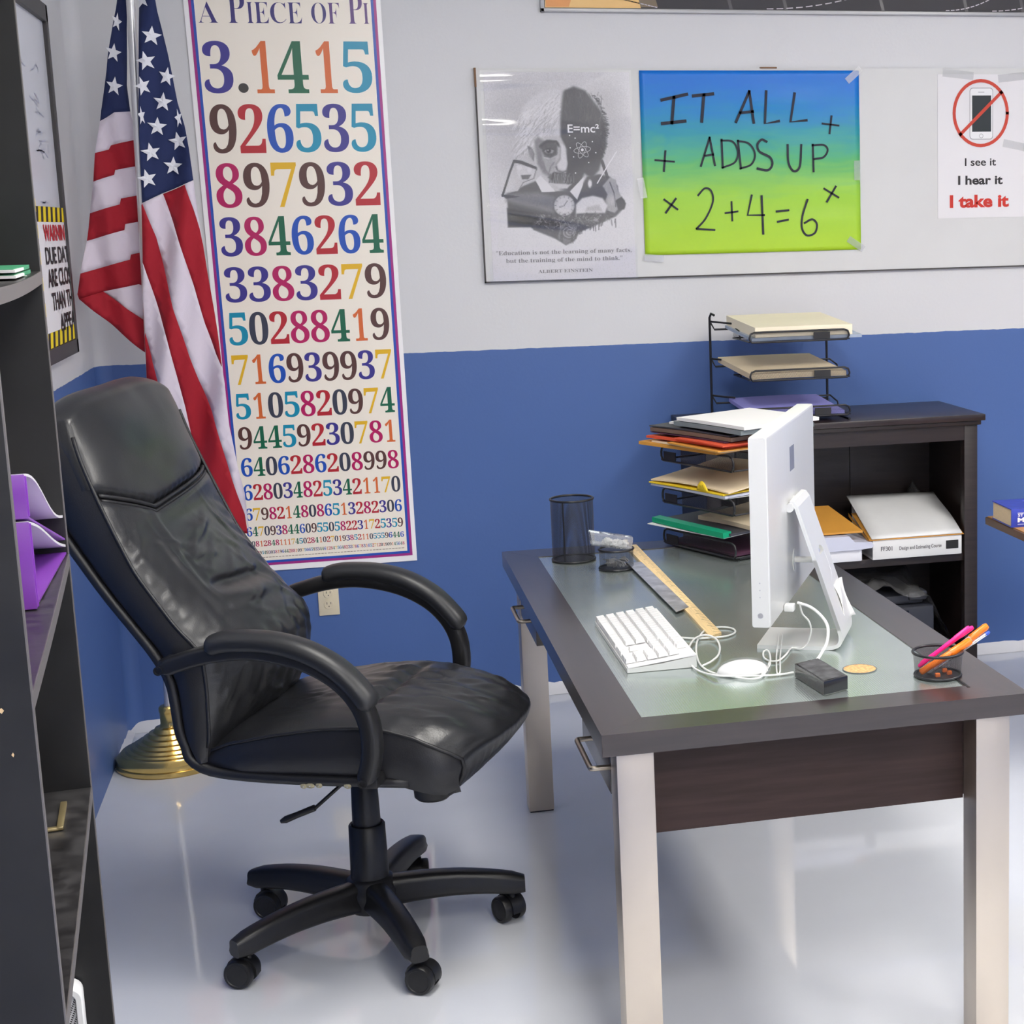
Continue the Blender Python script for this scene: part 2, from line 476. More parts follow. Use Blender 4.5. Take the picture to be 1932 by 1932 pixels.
for (px, py, n) in ((44, 118, 2), (68, 132, 2), (66, 188, 3), (70, 213, 3), (76, 250, 4), (78, 270, 3), (80, 285, 5), (94, 285, 2), (88, 385, 3)):
    for k in range(n):
        c = on_x(px + rnd.uniform(-6, 6), py + rnd.uniform(-4, 4), xi)
        a = rnd.uniform(0, 3.1); L_ = rnd.uniform(.015, .04)
        ink.stroke([(c.y - L_ * math.cos(a) * 2, c.z - L_ * math.sin(a) * .4), (c.y, c.z), (c.y + L_ * math.cos(a + .5) * 2, c.z + L_ * math.sin(a + .5) * .4)], .004, rgb(175, 178, 196))
look(ink.build('marker_trace', wb, M_INK), 'faint grey marker traces')
sy0, sy1, sz0, sz1 = 4.70, oy1 - fw + .03, 1.378, 1.763
sg = thing('warning_sign', 'white paper warning sign with yellow and black striped border on the whiteboard', 'sign', (xs, (sy0 + sy1) / 2, sz0))
ink = Ink(lambda u, v, l: (xs - .002 + 0.0004 * l, u, v))
WHITE = rgb(246, 244, 248); BLK = rgb(28, 26, 30); YEL = rgb(250, 225, 20)
b = MB(); b.col = WHITE; b.box(xs - .003, xs - .002, sy0, sy1, sz0, sz1); b.build('sheet', M_INK, sg)
bw = .042
ink.rect(sy0, sy1, sz1 - bw, sz1, BLK); ink.rect(sy0, sy1, sz0, sz0 + bw, BLK); ink.rect(sy0, sy0 + .165, sz0, sz1, BLK)
for k in range(9):
    y = sy0 + .02 + k * .083
    ink.poly([(y, sz1 - bw), (min(y + .045, sy1), sz1 - bw), (min(y + .06, sy1), sz1), (min(y + .015, sy1), sz1)], YEL, 2)
    ink.poly([(y, sz0), (min(y + .045, sy1), sz0), (min(y + .065, sy1), sz0 + bw), (min(y + .02, sy1), sz0 + bw)], YEL, 2)
for k in range(5):
    z = sz0 + .04 + k * .07
    ink.poly([(sy0, z), (sy0 + .165, z + .05), (sy0 + .165, z + .085), (sy0, z + .035)], YEL, 2)
ink.build('striped_border', sg, M_INK)
ink = Ink(lambda u, v, l: (xs - .001 + 0.0004 * l, u, v))
ink.text('warn', 4.948, 5.325, 1.668, 1.714, rgb(205, 40, 50)); ink.text('due', 4.946, 5.36, 1.604, 1.652, BLK); ink.text('are', 4.952, 5.36, 1.541, 1.592, BLK)
ink.text('than', 4.985, 5.36, 1.476, 1.526, BLK); ink.text('appear', 5.095, 5.37, 1.414, 1.462, BLK)
ink.build('lettering', sg, M_INK)

# ------------------------------------------------------------------ wall outlet
M_IVORY = mat('ivory_plastic', rgb(228, 216, 188), 0.4)
M_DARKSLOT = mat('dark_slot', (0.05, 0.045, 0.04, 1), 0.6)
ox0, ox1, oz0_, oz1_ = -0.112, -0.042, 0.354, 0.469
ot = thing('wall_outlet', 'ivory double power outlet on the blue wall behind the chair', 'outlet', ((ox0 + ox1) / 2, YW, oz0_))
b = MB(); b.box(ox0, ox1, YW - .006, YW, oz0_, oz1_, .0025); b.build('cover_plate', M_IVORY, ot, 40)
for zc in (.393, .432):
    b = MB(); M = Matrix.Translation((-.077, YW - .006, zc)) @ Matrix.Rotation(math.pi / 2, 4, 'X')
    b.lathe([(.0165, 0), (.0165, .002), (.0155, .003)], n=28, M=M); s = b.build('socket', M_IVORY, ot, 40)
    b = MB()
    b.box(-.0845, -.0825, YW - .0096, YW - .0086, zc + .001, zc + .009); b.box(-.0715, -.0695, YW - .0096, YW - .0086, zc + .001, zc + .008)
    b.box(-.0785, -.0755, YW - .0096, YW - .0086, zc - .0085, zc - .0045); b.build('slot', M_DARKSLOT, s)
# ------------------------------------------------------------------ tall pi poster
PY = YW - 0.004
def pi_left(z): return lerp(-0.372, -0.399, (z - 0.53) / 1.9)
def pi_right(z): return lerp(0.233, 0.2235, (z - 0.53) / 1.9)
def pi_pt(s, z, l): return (lerp(pi_left(z), pi_right(z), s), PY - 0.0012 - 0.0005 * l, z)
PZ0, PZ1 = 0.527, 2.475
po = thing('pi_poster', 'tall cream poster of coloured pi digits hanging beside the flag', 'poster', (-.08, YW, PZ0))
b = MB(); rows = []
zs = [PZ0 + (PZ1 - PZ0) * i / 80 for i in range(81)] + [1.485, 1.495, 1.505, 1.515, 1.525]
zs.sort()
for z in zs: rows.append([pi_pt(s / 6, z, 0) for s in range(7)])
b.col = rgb(255, 253, 255); b.grid(rows); b.build('sheet', M_INK_GLOSS, po, 60)
ink = Ink(pi_pt)
def strip(s0, s1, z0, z1, col, l):
    n = 40
    b_ = ink.b; b_.col = col
    b_.grid([[pi_pt(s, lerp(z0, z1, i / n), l) for s in (s0, s1)] for i in range(n + 1)])
for (a, c) in (((0.024), rgb(170, 45, 135)), ((0.038), rgb(40, 85, 185))):
    w = .014
    strip(a, a + w, PZ0 + .02, PZ1, c, 1); strip(1 - a - w, 1 - a, PZ0 + .02, PZ1, c, 1)
    strip(a, 1 - a, PZ0 + .02 + (a - .024) * .6, PZ0 + .02 + (a - .024) * .6 + .0085, c, 1.5)
strip(.052, .948, PZ0 + .0375, PZ1, rgb(255, 246, 232), 1.2)
look(ink.build('border', po, M_INK_GLOSS), 'magenta and blue double border around a cream field')
DIGC = {'0': rgb(62, 66, 84), '1': rgb(226, 110, 52), '2': rgb(190, 34, 48), '3': rgb(62, 54, 146), '4': rgb(16, 104, 74), '5': rgb(8, 150, 186),
        '6': rgb(26, 84, 190), '7': rgb(240, 190, 32), '8': rgb(190, 16, 98), '9': rgb(92, 58, 54)}
def zpx(u, v): return on_y(u, v, PY).z
ROWS = [('3.1415', 127, 97), ('926535', 241, 91), ('897932', 346, 83), ('3846264', 441, 73), ('3383279', 530, 66), ('50288419', 612, 61), ('716939937', 688, 55),
        ('5105820974', 756, 48), ('94459230781', 815, 42), ('6406286208998', 869, 35), ('6280348253421170', 916, 30), ('67982148086513282306', 957, 23),
        ('647093844609550582231725359', 989, 17.5), ('4081284811174502841027019385211055596446', 1012, 10.5),
        ('22948954930381964428810975665933446128475648233786783165271201909145648', 1029, 6)]
ink = Ink(pi_pt)
for (s, vc, hp) in ROWS:
    z0, z1 = zpx(690, vc + hp / 2), zpx(690, vc - hp / 2)
    n = len(s); lo, hi = .068, .935
    if s.startswith('3.'):
        cells = [('3', .068, .215), ('1', .30, .44), ('4', .44, .60), ('1', .625, .765), ('5', .775, .93)]
        ink.disc(.262, z0 + .017, .026, rgb(60, 56, 54), 2, r2=.0155)
    else:
        w = (hi - lo) / n; cells = [(c, lo + i * w + w * .05, lo + (i + 1) * w - w * .03) for i, c in enumerate(s)]
    for c, a, e in cells:
        if c == '1': a, e = lerp(a, e, .14), lerp(a, e, .86)
        ink.text('d' + c, a, e, z0, z1, DIGC[c], 2)
TC = rgb(58, 48, 122); TC2 = rgb(96, 60, 130)
zb = zpx(540, 44)
x = 0
for i, (c, a, e, h) in enumerate((('A', .075, .185, .069), ('P', .24, .335, .098), ('I', .345, .385, .069), ('E', .395, .475, .069), ('C', .485, .575, .069), ('E', .585, .665, .069),
                     ('O', .715, .80, .069), ('F', .81, .875, .069), ('P', .93 - .015, .985, .098))):
    pass
tt = (('A', .068, .168, .066), ('P', .222, .31, .094), ('I', .318, .352, .066), ('E', .358, .432, .066), ('C', .44, .522, .066), ('E', .53, .604, .066),
      ('O', .654, .732, .066), ('F', .74, .802, .066), ('P', .848, .925, .094))
for i, (c, a, e, h) in enumerate(tt): ink.text('t' + c, a * .975, e * .975, zb, zb + h, TC if i < 7 else TC2, 2)
ink.text('tI', .905, .935, zb, zb + .066, TC2, 2)
for k in range(48):   # fine print line at the foot
    a = .07 + k * .018
    ink.rect(a, a + .012 + .004 * hsh(k), zpx(660, 1041), zpx(660, 1039.6), rgb(176, 160, 146), 2)
ink.build('lettering', po, M_INK_GLOSS)

# ------------------------------------------------------------------ long white display board
M_BOARD = mat('white_display_board', (0.68, 0.68, 0.68, 1), 0.4, var=0.02, vscale=4)
M_EDGE = mat('dark_board_edge', (0.06, 0.055, 0.055, 1), 0.6)
M_BTAPE = mat('brown_tape', rgb(120, 82, 48), 0.5)
BX0, BX1, BZ0, BZ1 = 0.519, 3.2, 1.487, 2.209
BY = YW - 0.012
bd = thing('display_board', 'long white display board with dark edges holding three posters', 'board', ((BX0 + BX1) / 2, YW, BZ0))
b = MB(); b.box(BX0 + .004, BX1, BY, YW, BZ0 + .004, BZ1); b.build('panel', M_BOARD, bd)
b = MB(); b.box(BX0, BX0 + .0045, BY - .002, YW, BZ0, BZ1, 0); b.box(BX0, BX1, BY - .002, YW, BZ0, BZ0 + .005); b.build('edge_trim', M_EDGE, bd)
b = MB(); b.box(BX0 - .001, BX0 + .0052, BY - .003, YW - .001, BZ1 - .062, BZ1 + .001); b.build('tape_scrap', M_BTAPE, bd); b = MB()
b.box(1.52, 1.58, BY - .003, YW - .001, BZ1 - .001, BZ1 + .004); b.build('tape_scrap', M_BTAPE, bd)
# dark picture above it, only its lower edge in view
M_ALU = mat('brushed_grey_trim', (0.42, 0.42, 0.43, 1), 0.4, 0.6)
up = thing('space_picture', 'dark framed picture with an orange arc hanging high above the display board', 'picture', (2.0, YW, 2.394))
b = MB(); b.box(.752, 3.3, YW - .016, YW, 2.394, 2.408, .002); b.box(.752, .766, YW - .016, YW, 2.394, 2.9, .002); b.build('frame', M_ALU, up, 40)
b = MB(); b.col = rgb(66, 64, 68); b.box(.766, 3.3, YW - .010, YW, 2.408, 2.9); b.build('sheet', M_INK, up)
ink = Ink(lambda u, v, l: (u, YW - .010 - .0004 * l, v))
arc = [(.768, 2.409)] + [(.768 + .155 * math.cos(a) * 1.0, 2.36 + .23 * math.sin(a)) for a in [math.radians(d) for d in range(14, 91, 6)]]
ink.poly([(.768, 2.409)] + [(.768 + .40 * math.cos(math.radians(d)), 2.33 + .40 * math.sin(math.radians(d))) for d in range(12, 91, 6)], rgb(128, 112, 92), 1)
ink.poly([(.768, 2.409)] + [(.768 + .34 * math.cos(math.radians(d)), 2.32 + .40 * math.sin(math.radians(d))) for d in range(13, 91, 6)], rgb(246, 200, 130), 2)
ink.poly([(.772, 2.412), (.85, 2.412), (.86, 2.44), (.80, 2.46), (.772, 2.45)], rgb(236, 160, 92), 3)
for cx, x0, x1 in ((1.9, 1.55, 1.98), (2.35, 2.22, 2.45), (2.65, 2.40, 2.70), (.98, 1.02, 1.16)):
    n = 12
    for k in range(n):
        t0, t1 = k / n, (k + .6) / n
        f = lambda t: (lerp(x0, x1, t), 2.412 + (.075 * t * t if cx > 1 else .03 * (1 - t)))
        ink.stroke([f(t0), f(t1)], .0035, rgb(196, 190, 198), 2)
for x in (1.42, 1.62, 1.98, 2.3, 2.52): ink.stroke([(x, 2.409), (x - .01, 2.45), (x + .005, 2.5)], .012, rgb(86, 84, 88), 1)
look(ink.build('illustration', up, M_INK_GLOSS), 'orange disc and dashed white orbit lines')

# ------------------------------------------------------------------ the three posters on the board
def W(u, v, y=BY):
    p = on_y(u, v, y); return (p.x, p.z)
GY = BY - .0015
# portrait poster in a clear sleeve; pixel frame of a close view: 4.294 px per image pixel from (880, 100)
def E_(x, y): return W(880 + x / 4.294, 100 + y / 4.294, GY)
ep = thing('portrait_poster', 'black and white portrait poster in a wrinkled clear sleeve on the display board', 'poster', (.8, BY, 1.49))
ex0, ex1, ez0, ez1 = .548, 1.049, 1.492, 2.195
b = MB(); b.col = rgb(222, 219, 226); b.box(ex0, ex1, GY, BY, ez0, ez1); b.build('sheet', M_INK, ep)
ink = Ink(lambda u, v, l: (u, GY - .0003 * l, v))
def G(g): return rgb(g, g - 2, g + 3)
def EP(pts, g, l): ink.poly([E_(*p) for p in pts], G(g), l)
def ES(pts, w, g, l, sm=5): ink.stroke([E_(*p) for p in pts], w * .00042, G(g), l, sm)
rnd = random.Random(7)
import numpy as np
PNX, PNY = 168, 236
gu, gv = np.meshgrid((np.arange(PNX) + .5) / PNX, (np.arange(PNY) + .5) / PNY)
wx, wz = ex0 + gu * (ex1 - ex0), ez0 + gv * (ez1 - ez0)
# print coordinates: bilinear map from the sheet to the close-view frame
c_bl, c_br, c_tl, c_tr = (205, 1840), (1370, 1815), (110, 150), (1310, 140)
PX = (c_bl[0] * (1 - gu) + c_br[0] * gu) * (1 - gv) + (c_tl[0] * (1 - gu) + c_tr[0] * gu) * gv
PYY = (c_bl[1] * (1 - gu) + c_br[1] * gu) * (1 - gv) + (c_tl[1] * (1 - gu) + c_tr[1] * gu) * gv
img = np.full(PX.shape, 226.0)
def sdist(pts):
    P = np.array(pts, float); n = len(P); d2 = np.full(PX.shape, 1e12); ins = np.zeros(PX.shape, bool)
    for k in range(n):
        a, c = P[k], P[(k + 1) % n]; e = c - a
        t = np.clip(((PX - a[0]) * e[0] + (PYY - a[1]) * e[1]) / max(1e-9, e @ e), 0, 1)
        d2 = np.minimum(d2, (PX - a[0] - t * e[0]) ** 2 + (PYY - a[1] - t * e[1]) ** 2)
        if a[1] != c[1]:
            x = (c[0] - a[0]) * (PYY - a[1]) / (c[1] - a[1]) + a[0]
            ins ^= ((a[1] > PYY) != (c[1] > PYY)) & (PX < x)
    d = np.sqrt(d2); return np.where(ins, -d, d)
def soft(pts, g, blur=10, op=1.0):
    global img
    a = np.clip(.5 - sdist(pts) / (2 * blur), 0, 1); a = a * a * (3 - 2 * a) * op
    img = img * (1 - a) + g * a
def line(pts, w, g, op=1.0, blur=3):
    global img
    d = np.full(PX.shape, 1e9)
    for a, c in zip(pts, pts[1:]):
        a, c = np.array(a, float), np.array(c, float); e = c - a
        t = np.clip(((PX - a[0]) * e[0] + (PYY - a[1]) * e[1]) / max(1e-9, e @ e), 0, 1)
        d = np.minimum(d, np.hypot(PX - a[0] - t * e[0], PYY - a[1] - t * e[1]))
    al = np.clip((w / 2 + blur - d) / (2 * blur), 0, 1) * op
    img = img * (1 - al) + g * al
def oval(x, y, rx, ry, g, blur=8, op=1.0):
    global img
    d = (np.hypot((PX - x) / rx, (PYY - y) / ry) - 1) * min(rx, ry)
    al = np.clip(.5 - d / (2 * blur), 0, 1) * op; img = img * (1 - al) + g * al
oval(720, 720, 560, 560, 196, 160, .75); oval(330, 420, 200, 200, 186, 120, .5); oval(1120, 420, 120, 220, 188, 90, .6)
# dark half of the head with a ragged edge
soft([(745, 300), (850, 258), (945, 290), (1010, 370), (1075, 455), (1110, 540), (1122, 640), (1118, 740), (1090, 830), (1060, 930), (1000, 1000), (940, 960), (890, 1060), (820, 1110), (740, 1090), (742, 700), (725, 480)], 72, 16)
for k in range(90):
    a = rnd.uniform(-1.15, .75); cx_, cy_ = 925 + 178 * math.cos(a), 600 + 300 * math.sin(a)
    line([(cx_, cy_), (cx_ + 34 * math.cos(a) + rnd.uniform(-10, 10), cy_ + 22 * math.sin(a) + rnd.uniform(5, 30))], 5, rnd.choice((66, 84, 100)), .8)
for k in range(120):
    x, y = rnd.uniform(770, 1080), rnd.uniform(290, 640); line([(x, y), (x + rnd.uniform(-20, 30), y + rnd.uniform(20, 60))], 6, rnd.choice((60, 88, 98, 112)), .5)
# white swept hair
soft([(400, 560), (430, 430), (500, 350), (600, 290), (700, 268), (765, 290), (742, 480), (738, 650), (600, 660), (520, 700), (500, 780), (430, 700)], 214, 22)
for k in range(320):
    t = rnd.random(); x = lerp(420, 745, t); y = 285 + (1 - t) * 190 + rnd.uniform(0, 350 - 40 * t); L_ = rnd.uniform(50, 140)
    p0, p1, p2 = (x, y), (x - L_ * .35, y + L_ * .2), (x - L_ * .55 + rnd.uniform(-25, 25), y + L_ * .75)
    line([p0, ((p0[0] + 2 * p1[0] + p2[0]) / 4, (p0[1] + 2 * p1[1] + p2[1]) / 4), p2], rnd.uniform(3, 8), rnd.choice((242, 240, 196, 176, 236, 160, 226)), .62)
# jacket
soft([(310, 1120), (420, 1070), (540, 1020), (620, 1110), (900, 1090), (960, 985), (1060, 965), (1150, 985), (1215, 1060), (1225, 1140), (1275, 1180), (1275, 1235), (1200, 1310), (1080, 1365), (900, 1440), (860, 1510), (790, 1545), (700, 1490), (530, 1420), (500, 1395), (320, 1395), (315, 1230)], 84, 10)
soft([(300, 1125), (560, 1110), (700, 1150), (690, 1290), (480, 1235), (305, 1185)], 128, 26); soft([(310, 1240), (470, 1268), (700, 1335), (900, 1378), (880, 1420), (740, 1420), (500, 1395), (320, 1395)], 58, 10)
# lit side of the face
soft([(530, 700), (620, 655), (745, 665), (792, 760), (795, 900), (790, 960), (800, 1080), (700, 1095), (640, 1015), (590, 950), (556, 880), (530, 790)], 196, 12)
soft([(528, 690), (560, 665), (612, 700), (588, 760), (604, 880), (650, 985), (600, 955), (556, 880)], 134, 16); soft([(600, 850), (700, 850), (700, 930), (640, 960)], 172, 24)
soft([(575, 740), (605, 700), (660, 692), (718, 722), (715, 800), (660, 832), (608, 812)], 84, 14)
soft([(603, 775), (640, 752), (690, 770), (680, 794), (632, 798)], 150, 6); oval(645, 775, 19, 19, 52, 5); oval(640, 770, 5, 5, 226, 3); line([(598, 778), (640, 752), (695, 768)], 6, 48)
line([(580, 738), (632, 698), (705, 702), (735, 735)], 22, 56, .9, 7); line([(610, 818), (660, 828), (708, 806)], 7, 84, .8, 5); line([(600, 842), (650, 852), (700, 834)], 5, 140, .7, 6)
soft([(735, 715), (775, 735), (800, 880), (785, 930), (735, 922), (715, 890), (742, 850)], 224, 12); line([(742, 740), (738, 840), (708, 880), (714, 922)], 8, 128, .7, 8); line([(705, 905), (720, 935), (760, 948), (790, 938)], 8, 78, .9, 6)
for y_ in (560, 600, 640): line([(600, y_ + 70), (680, y_ + 50), (740, y_ + 60)], 5, 150, .0)
soft([(640, 990), (690, 945), (780, 955), (850, 980), (862, 1030), (780, 1042), (690, 1038)], 84, 10)
for k in range(60):
    x = rnd.uniform(650, 850); line([(x, 955 + rnd.uniform(0, 15)), (x + rnd.uniform(-18, 18), 1032)], 4, rnd.choice((50, 116, 150, 92)), .8)
soft([(690, 1046), (790, 1050), (835, 1044), (800, 1078), (735, 1078)], 206, 8); line([(600, 860), (620, 930), (664, 990)], 9, 112, .8, 6); line([(690, 870), (662, 905), (645, 965)], 8, 118, .8, 6)
soft([(472, 735), (505, 748), (530, 800), (522, 860), (490, 810)], 104, 8); oval(500, 800, 22, 50, 176, 8, .6)
# collar, hourglass
soft([(540, 1015), (580, 975), (700, 1105), (590, 1110)], 234, 4); soft([(820, 1105), (935, 985), (925, 1060), (880, 1172)], 232, 4)
line([(365, 855), (330, 950), (300, 1050), (272, 1140)], 17, 62); soft([(360, 848), (420, 853), (548, 905), (552, 932), (420, 882), (358, 872)], 78, 4); soft([(262, 1133), (300, 1128), (420, 1148), (300, 1162)], 76, 4)
soft([(385, 880), (540, 925), (520, 990), (430, 1012), (390, 960)], 214, 6); oval(408, 912, 18, 16, 246, 6); oval(490, 930, 14, 18, 240, 6); soft([(420, 972), (505, 968), (480, 1006), (430, 1010)], 108, 6); soft([(420, 1010), (470, 1005), (400, 1100), (320, 1114)], 204, 6); line([(548, 915), (525, 1000), (440, 1030), (400, 1100)], 6, 96, .8)
# violin, dials, skull-like pale shape, drapery
line([(1085, 860), (1130, 990), (1170, 1080)], 26, 80); soft([(1090, 1060), (1150, 990), (1200, 1010), (1215, 1090), (1250, 1150), (1240, 1230), (1190, 1282), (1130, 1262), (1115, 1180), (1130, 1130)], 168, 8)
soft([(1195, 1180), (1250, 1150), (1284, 1205), (1270, 1252), (1220, 1258)], 56, 8); line([(1150, 1030), (1185, 1120), (1200, 1230)], 9, 84, .9); oval(1165, 1175, 30, 40, 196, 16, .7)
oval(775, 1220, 84, 84, 200, 6); oval(775, 1220, 62, 62, 214, 10); line([(775, 1220), (800, 1180)], 5, 110); line([(775, 1220), (735, 1235)], 5, 120)
for k in range(12):
    a = k * math.pi / 6; line([(775 + 66 * math.cos(a), 1220 + 66 * math.sin(a)), (775 + 80 * math.cos(a), 1220 + 80 * math.sin(a))], 5, 130)
soft([(870, 1212), (920, 1160), (1010, 1140), (1090, 1160), (1132, 1222), (1112, 1282), (960, 1282), (870, 1287)], 222, 10); soft([(960, 1235), (1060, 1215), (1090, 1268), (950, 1268)], 186, 16); oval(985, 1042, 16, 32, 236, 6)
soft([(745, 1370), (895, 1375), (870, 1490), (790, 1545), (720, 1490)], 124, 10)
for k in range(6): oval(812 + 3 * k, 1440, 62 - 10 * k, 58 - 10 * k, (92, 170, 104, 176, 110, 160)[k], 4, .8)
for k in range(110):
    x = rnd.uniform(540, 1160); y = 1285 + rnd.uniform(0, 150) * (1 - abs(x - 800) / 520)
    line([(x, y), (x + rnd.uniform(-30, 30), y + rnd.uniform(-15, 30)), (x + rnd.uniform(-40, 50), y + rnd.uniform(0, 50))], 5, rnd.choice((50, 150, 176, 110, 66)), .7)
for k in range(40):
    x = rnd.uniform(520, 1200); y = 1430 - abs(x - 800) * .2 + (60 if abs(x - 800) < 80 else 0); line([(x, y - 20), (x + rnd.uniform(-6, 6), y + rnd.uniform(10, 50))], 7, 84, .8)
img += np.random.default_rng(3).normal(0, 4, img.shape); img = np.clip((img - 60) * 1.03 + 50, 14, 222)
b = MB()
for i in range(PNY):
    for j_ in range(PNX):
        x0, x1, z0, z1 = ex0 + (ex1 - ex0) * j_ / PNX, ex0 + (ex1 - ex0) * (j_ + 1) / PNX, ez0 + (ez1 - ez0) * i / PNY, ez0 + (ez1 - ez0) * (i + 1) / PNY
        if img[i, j_] > 217 and (PYY[i, j_] > 1560 or PX[i, j_] < 240): continue
        b.col = G(float(img[i, j_])); b.poly([(x0, GY - .0003, z0), (x1, GY - .0003, z0), (x1, GY - .0003, z1), (x0, GY - .0003, z1)])
look(b.build('portrait_print', ep, M_INK) if False else b.build('portrait_print', M_INK, ep), 'grey pencil portrait, one half of the head in shadow')
# atom
for r in (0, 60, -60): ink.ring(*E_(938, 785), .0295, .0017, G(206), 6, r2=.0105, rot=math.radians(r + 8))
ink.disc(*E_(938, 785), .005, G(240), 7)
for q in ((840, 768), (880, 690), (1020, 718), (1048, 808), (990, 888), (868, 842), (884, 972), (835, 668)): ink.disc(*E_(*q), .0023, G(236), 7)
a0, a1 = E_(820, 642), E_(1072, 562); ink.text('emc', a0[0], a1[0], a0[1] - .002, a1[1] - .006, G(244), 7, slope=0)
ES([(1215, 800), (1140, 920), (1060, 1055)], 9, 226, 5, 0)
look(ink.build('atom_symbol', ep, M_INK), 'thin white atom symbol and formula')
ink = Ink(lambda u, v, l: (u, GY - .0003 * l - .001, v))
c0 = G(120)
for key, x0, y0, x1, y1 in (('quote1', 243, 1650, 1336, 1580), ('quote2', 322, 1712, 1262, 1640), ('quote3', 583, 1784, 1022, 1742)):
    p0, p1 = E_(x0, y0), E_(x1, y1); d = E_(x1, y1)[1]
    hh = .019 if key != 'quote3' else .0115
    ink.text(key, p0[0], p1[0], p0[1], p0[1] + hh, c0, 2)
ink.build('lettering', ep, M_INK)
M_SLEEVE = clear_mat('clear_sleeve', gloss=0.10, rough=0.10, haze=0.05)
b = MB(); rows = []
for i in range(91):
    z = lerp(ez0 - .004, ez1 + .006, i / 90); r = []
    for j in range(31):
        x = lerp(ex0 - .012, ex1 + .006, j / 30)
        d = .006 + .0022 * math.sin(i * .16 + 1.1 * math.sin(j * .13)) + .0012 * vnoise(x * 9, z * 9)
        for zc, k, w, sl in ((2.015, .006, .018, .02), (1.735, .007, .02, .16), (2.16, .004, .015, -.03)):
            u = z - zc + (x - ex0) * sl
            d += k * math.exp(-(u / w) ** 2) * max(0, 1 - (x - ex0) / .42)
        r.append((x, BY - .002 - d, z))
    rows.append(r)
b.grid(rows, flip=True); look(b.build('plastic_sleeve', M_SLEEVE, ep, 180), 'wrinkled clear plastic sleeve')

# hand-lettered gradient poster
gx0, gx1, gz0, gz1 = 1.084, 1.884, 1.567, 2.201
gp = thing('lettered_poster', 'blue to lime gradient poster with handwritten sum in black marker', 'poster', ((gx0 + gx1) / 2, BY, gz0))
m = bpy.data.materials.new('gradient_print'); m.use_nodes = True
nt = m.node_tree; pb = nt.nodes['Principled BSDF']; pb.inputs['Roughness'].default_value = .38
g_ = nt.nodes.new('ShaderNodeTexCoord'); sp = nt.nodes.new('ShaderNodeSeparateXYZ'); nt.links.new(g_.outputs['Generated'], sp.inputs[0])
nz = nt.nodes.new('ShaderNodeTexNoise'); nz.inputs['Scale'].default_value = 3.0; mpn = nt.nodes.new('ShaderNodeMapping'); mpn.inputs['Scale'].default_value = (1.0, 1, 7)
nt.links.new(g_.outputs['Generated'], mpn.inputs[0]); nt.links.new(mpn.outputs[0], nz.inputs['Vector'])
ad = nt.nodes.new('ShaderNodeMath'); ad.operation = 'MULTIPLY_ADD'; ad.inputs[1].default_value = .13; nt.links.new(nz.outputs['Fac'], ad.inputs[0]); nt.links.new(sp.outputs[2], ad.inputs[2])
cr = nt.nodes.new('ShaderNodeValToRGB'); nt.links.new(ad.outputs[0], cr.inputs[0]); nt.links.new(cr.outputs[0], pb.inputs['Base Color'])
els = cr.color_ramp.elements; els[0].position = .10; els[0].color = rgb(176, 216, 44); els[1].position = 1.0; els[1].color = rgb(0, 116, 216)
for p_, c_ in ((.38, rgb(160, 212, 62)), (.58, rgb(88, 184, 118)), (.74, rgb(30, 152, 174)), (.87, rgb(0, 130, 206))):
    e_ = els.new(p_); e_.color = c_
b = MB(); rows = []
for i in range(41):
    z = lerp(gz0, gz1, i / 40)
    rows.append([(lerp(gx0 - .0, gx1, j / 40), BY - .003 - .0018 * (1 + vnoise(j * .14, i * .3)) , z) for j in range(41)])
b.grid(rows, flip=True); b.build('sheet', m, gp, 180, solid=.0005)
ink = Ink(lambda u, v, l: (u, BY - .0075 - .0002 * l, v))
def H_(x, y): return W(1180 + x / 2.569, 100 + y / 2.569, BY - .007)
K1 = rgb(34, 36, 52)
def HS(w, *pts, sm=0): ink.stroke([H_(*p) for p in pts], w * .00073, K1, 2, sm)
for st in (((175, 228), (298, 200)), ((235, 214), (225, 340)), ((178, 342), (290, 330)), ((328, 208), (424, 198)), ((380, 202), (370, 332))): HS(15, *st)
for st in (((536, 334), (600, 186)), ((600, 186), (622, 338)), ((555, 290), (618, 284)), ((682, 186), (676, 342), (744, 330)), ((820, 196), (800, 334), (878, 326))): HS(13, *st)
for st in (((366, 548), (408, 410)), ((408, 410), (434, 544)), ((385, 498), (426, 492)), ((466, 420), (472, 556)), ((545, 424), (560, 560))): HS(10, *st)
HS(9, (464, 424), (520, 430), (545, 480), (530, 530), (470, 556), sm=6); HS(9, (545, 426), (600, 440), (628, 490), (610, 540), (556, 560), sm=6)
HS(11, (684, 430), (660, 420), (640, 445), (650, 478), (700, 505), (712, 540), (690, 568), (640, 560), sm=6)
HS(11, (786, 446), (790, 530), (815, 572), (845, 550), (852, 446), sm=6)
HS(10, (908, 444), (912, 574)); HS(10, (906, 448), (960, 446), (980, 470), (960, 505), (914, 514), sm=6)
HS(9, (352, 690), (385, 656), (415, 668), (424, 720), (390, 800), (345, 852), sm=6); HS(9, (345, 852), (432, 858))
HS(9, (484, 776), (544, 768)); HS(9, (514, 722), (518, 812))
HS(10, (612, 690), (592, 786), (672, 786)); HS(11, (660, 694), (668, 876))
HS(10, (732, 768), (790, 762)); HS(10, (738, 818), (788, 808))
HS(10, (882, 712), (858, 790), (856, 850), (880, 884), (918, 872), (928, 830), (905, 806), (868, 824), sm=6)
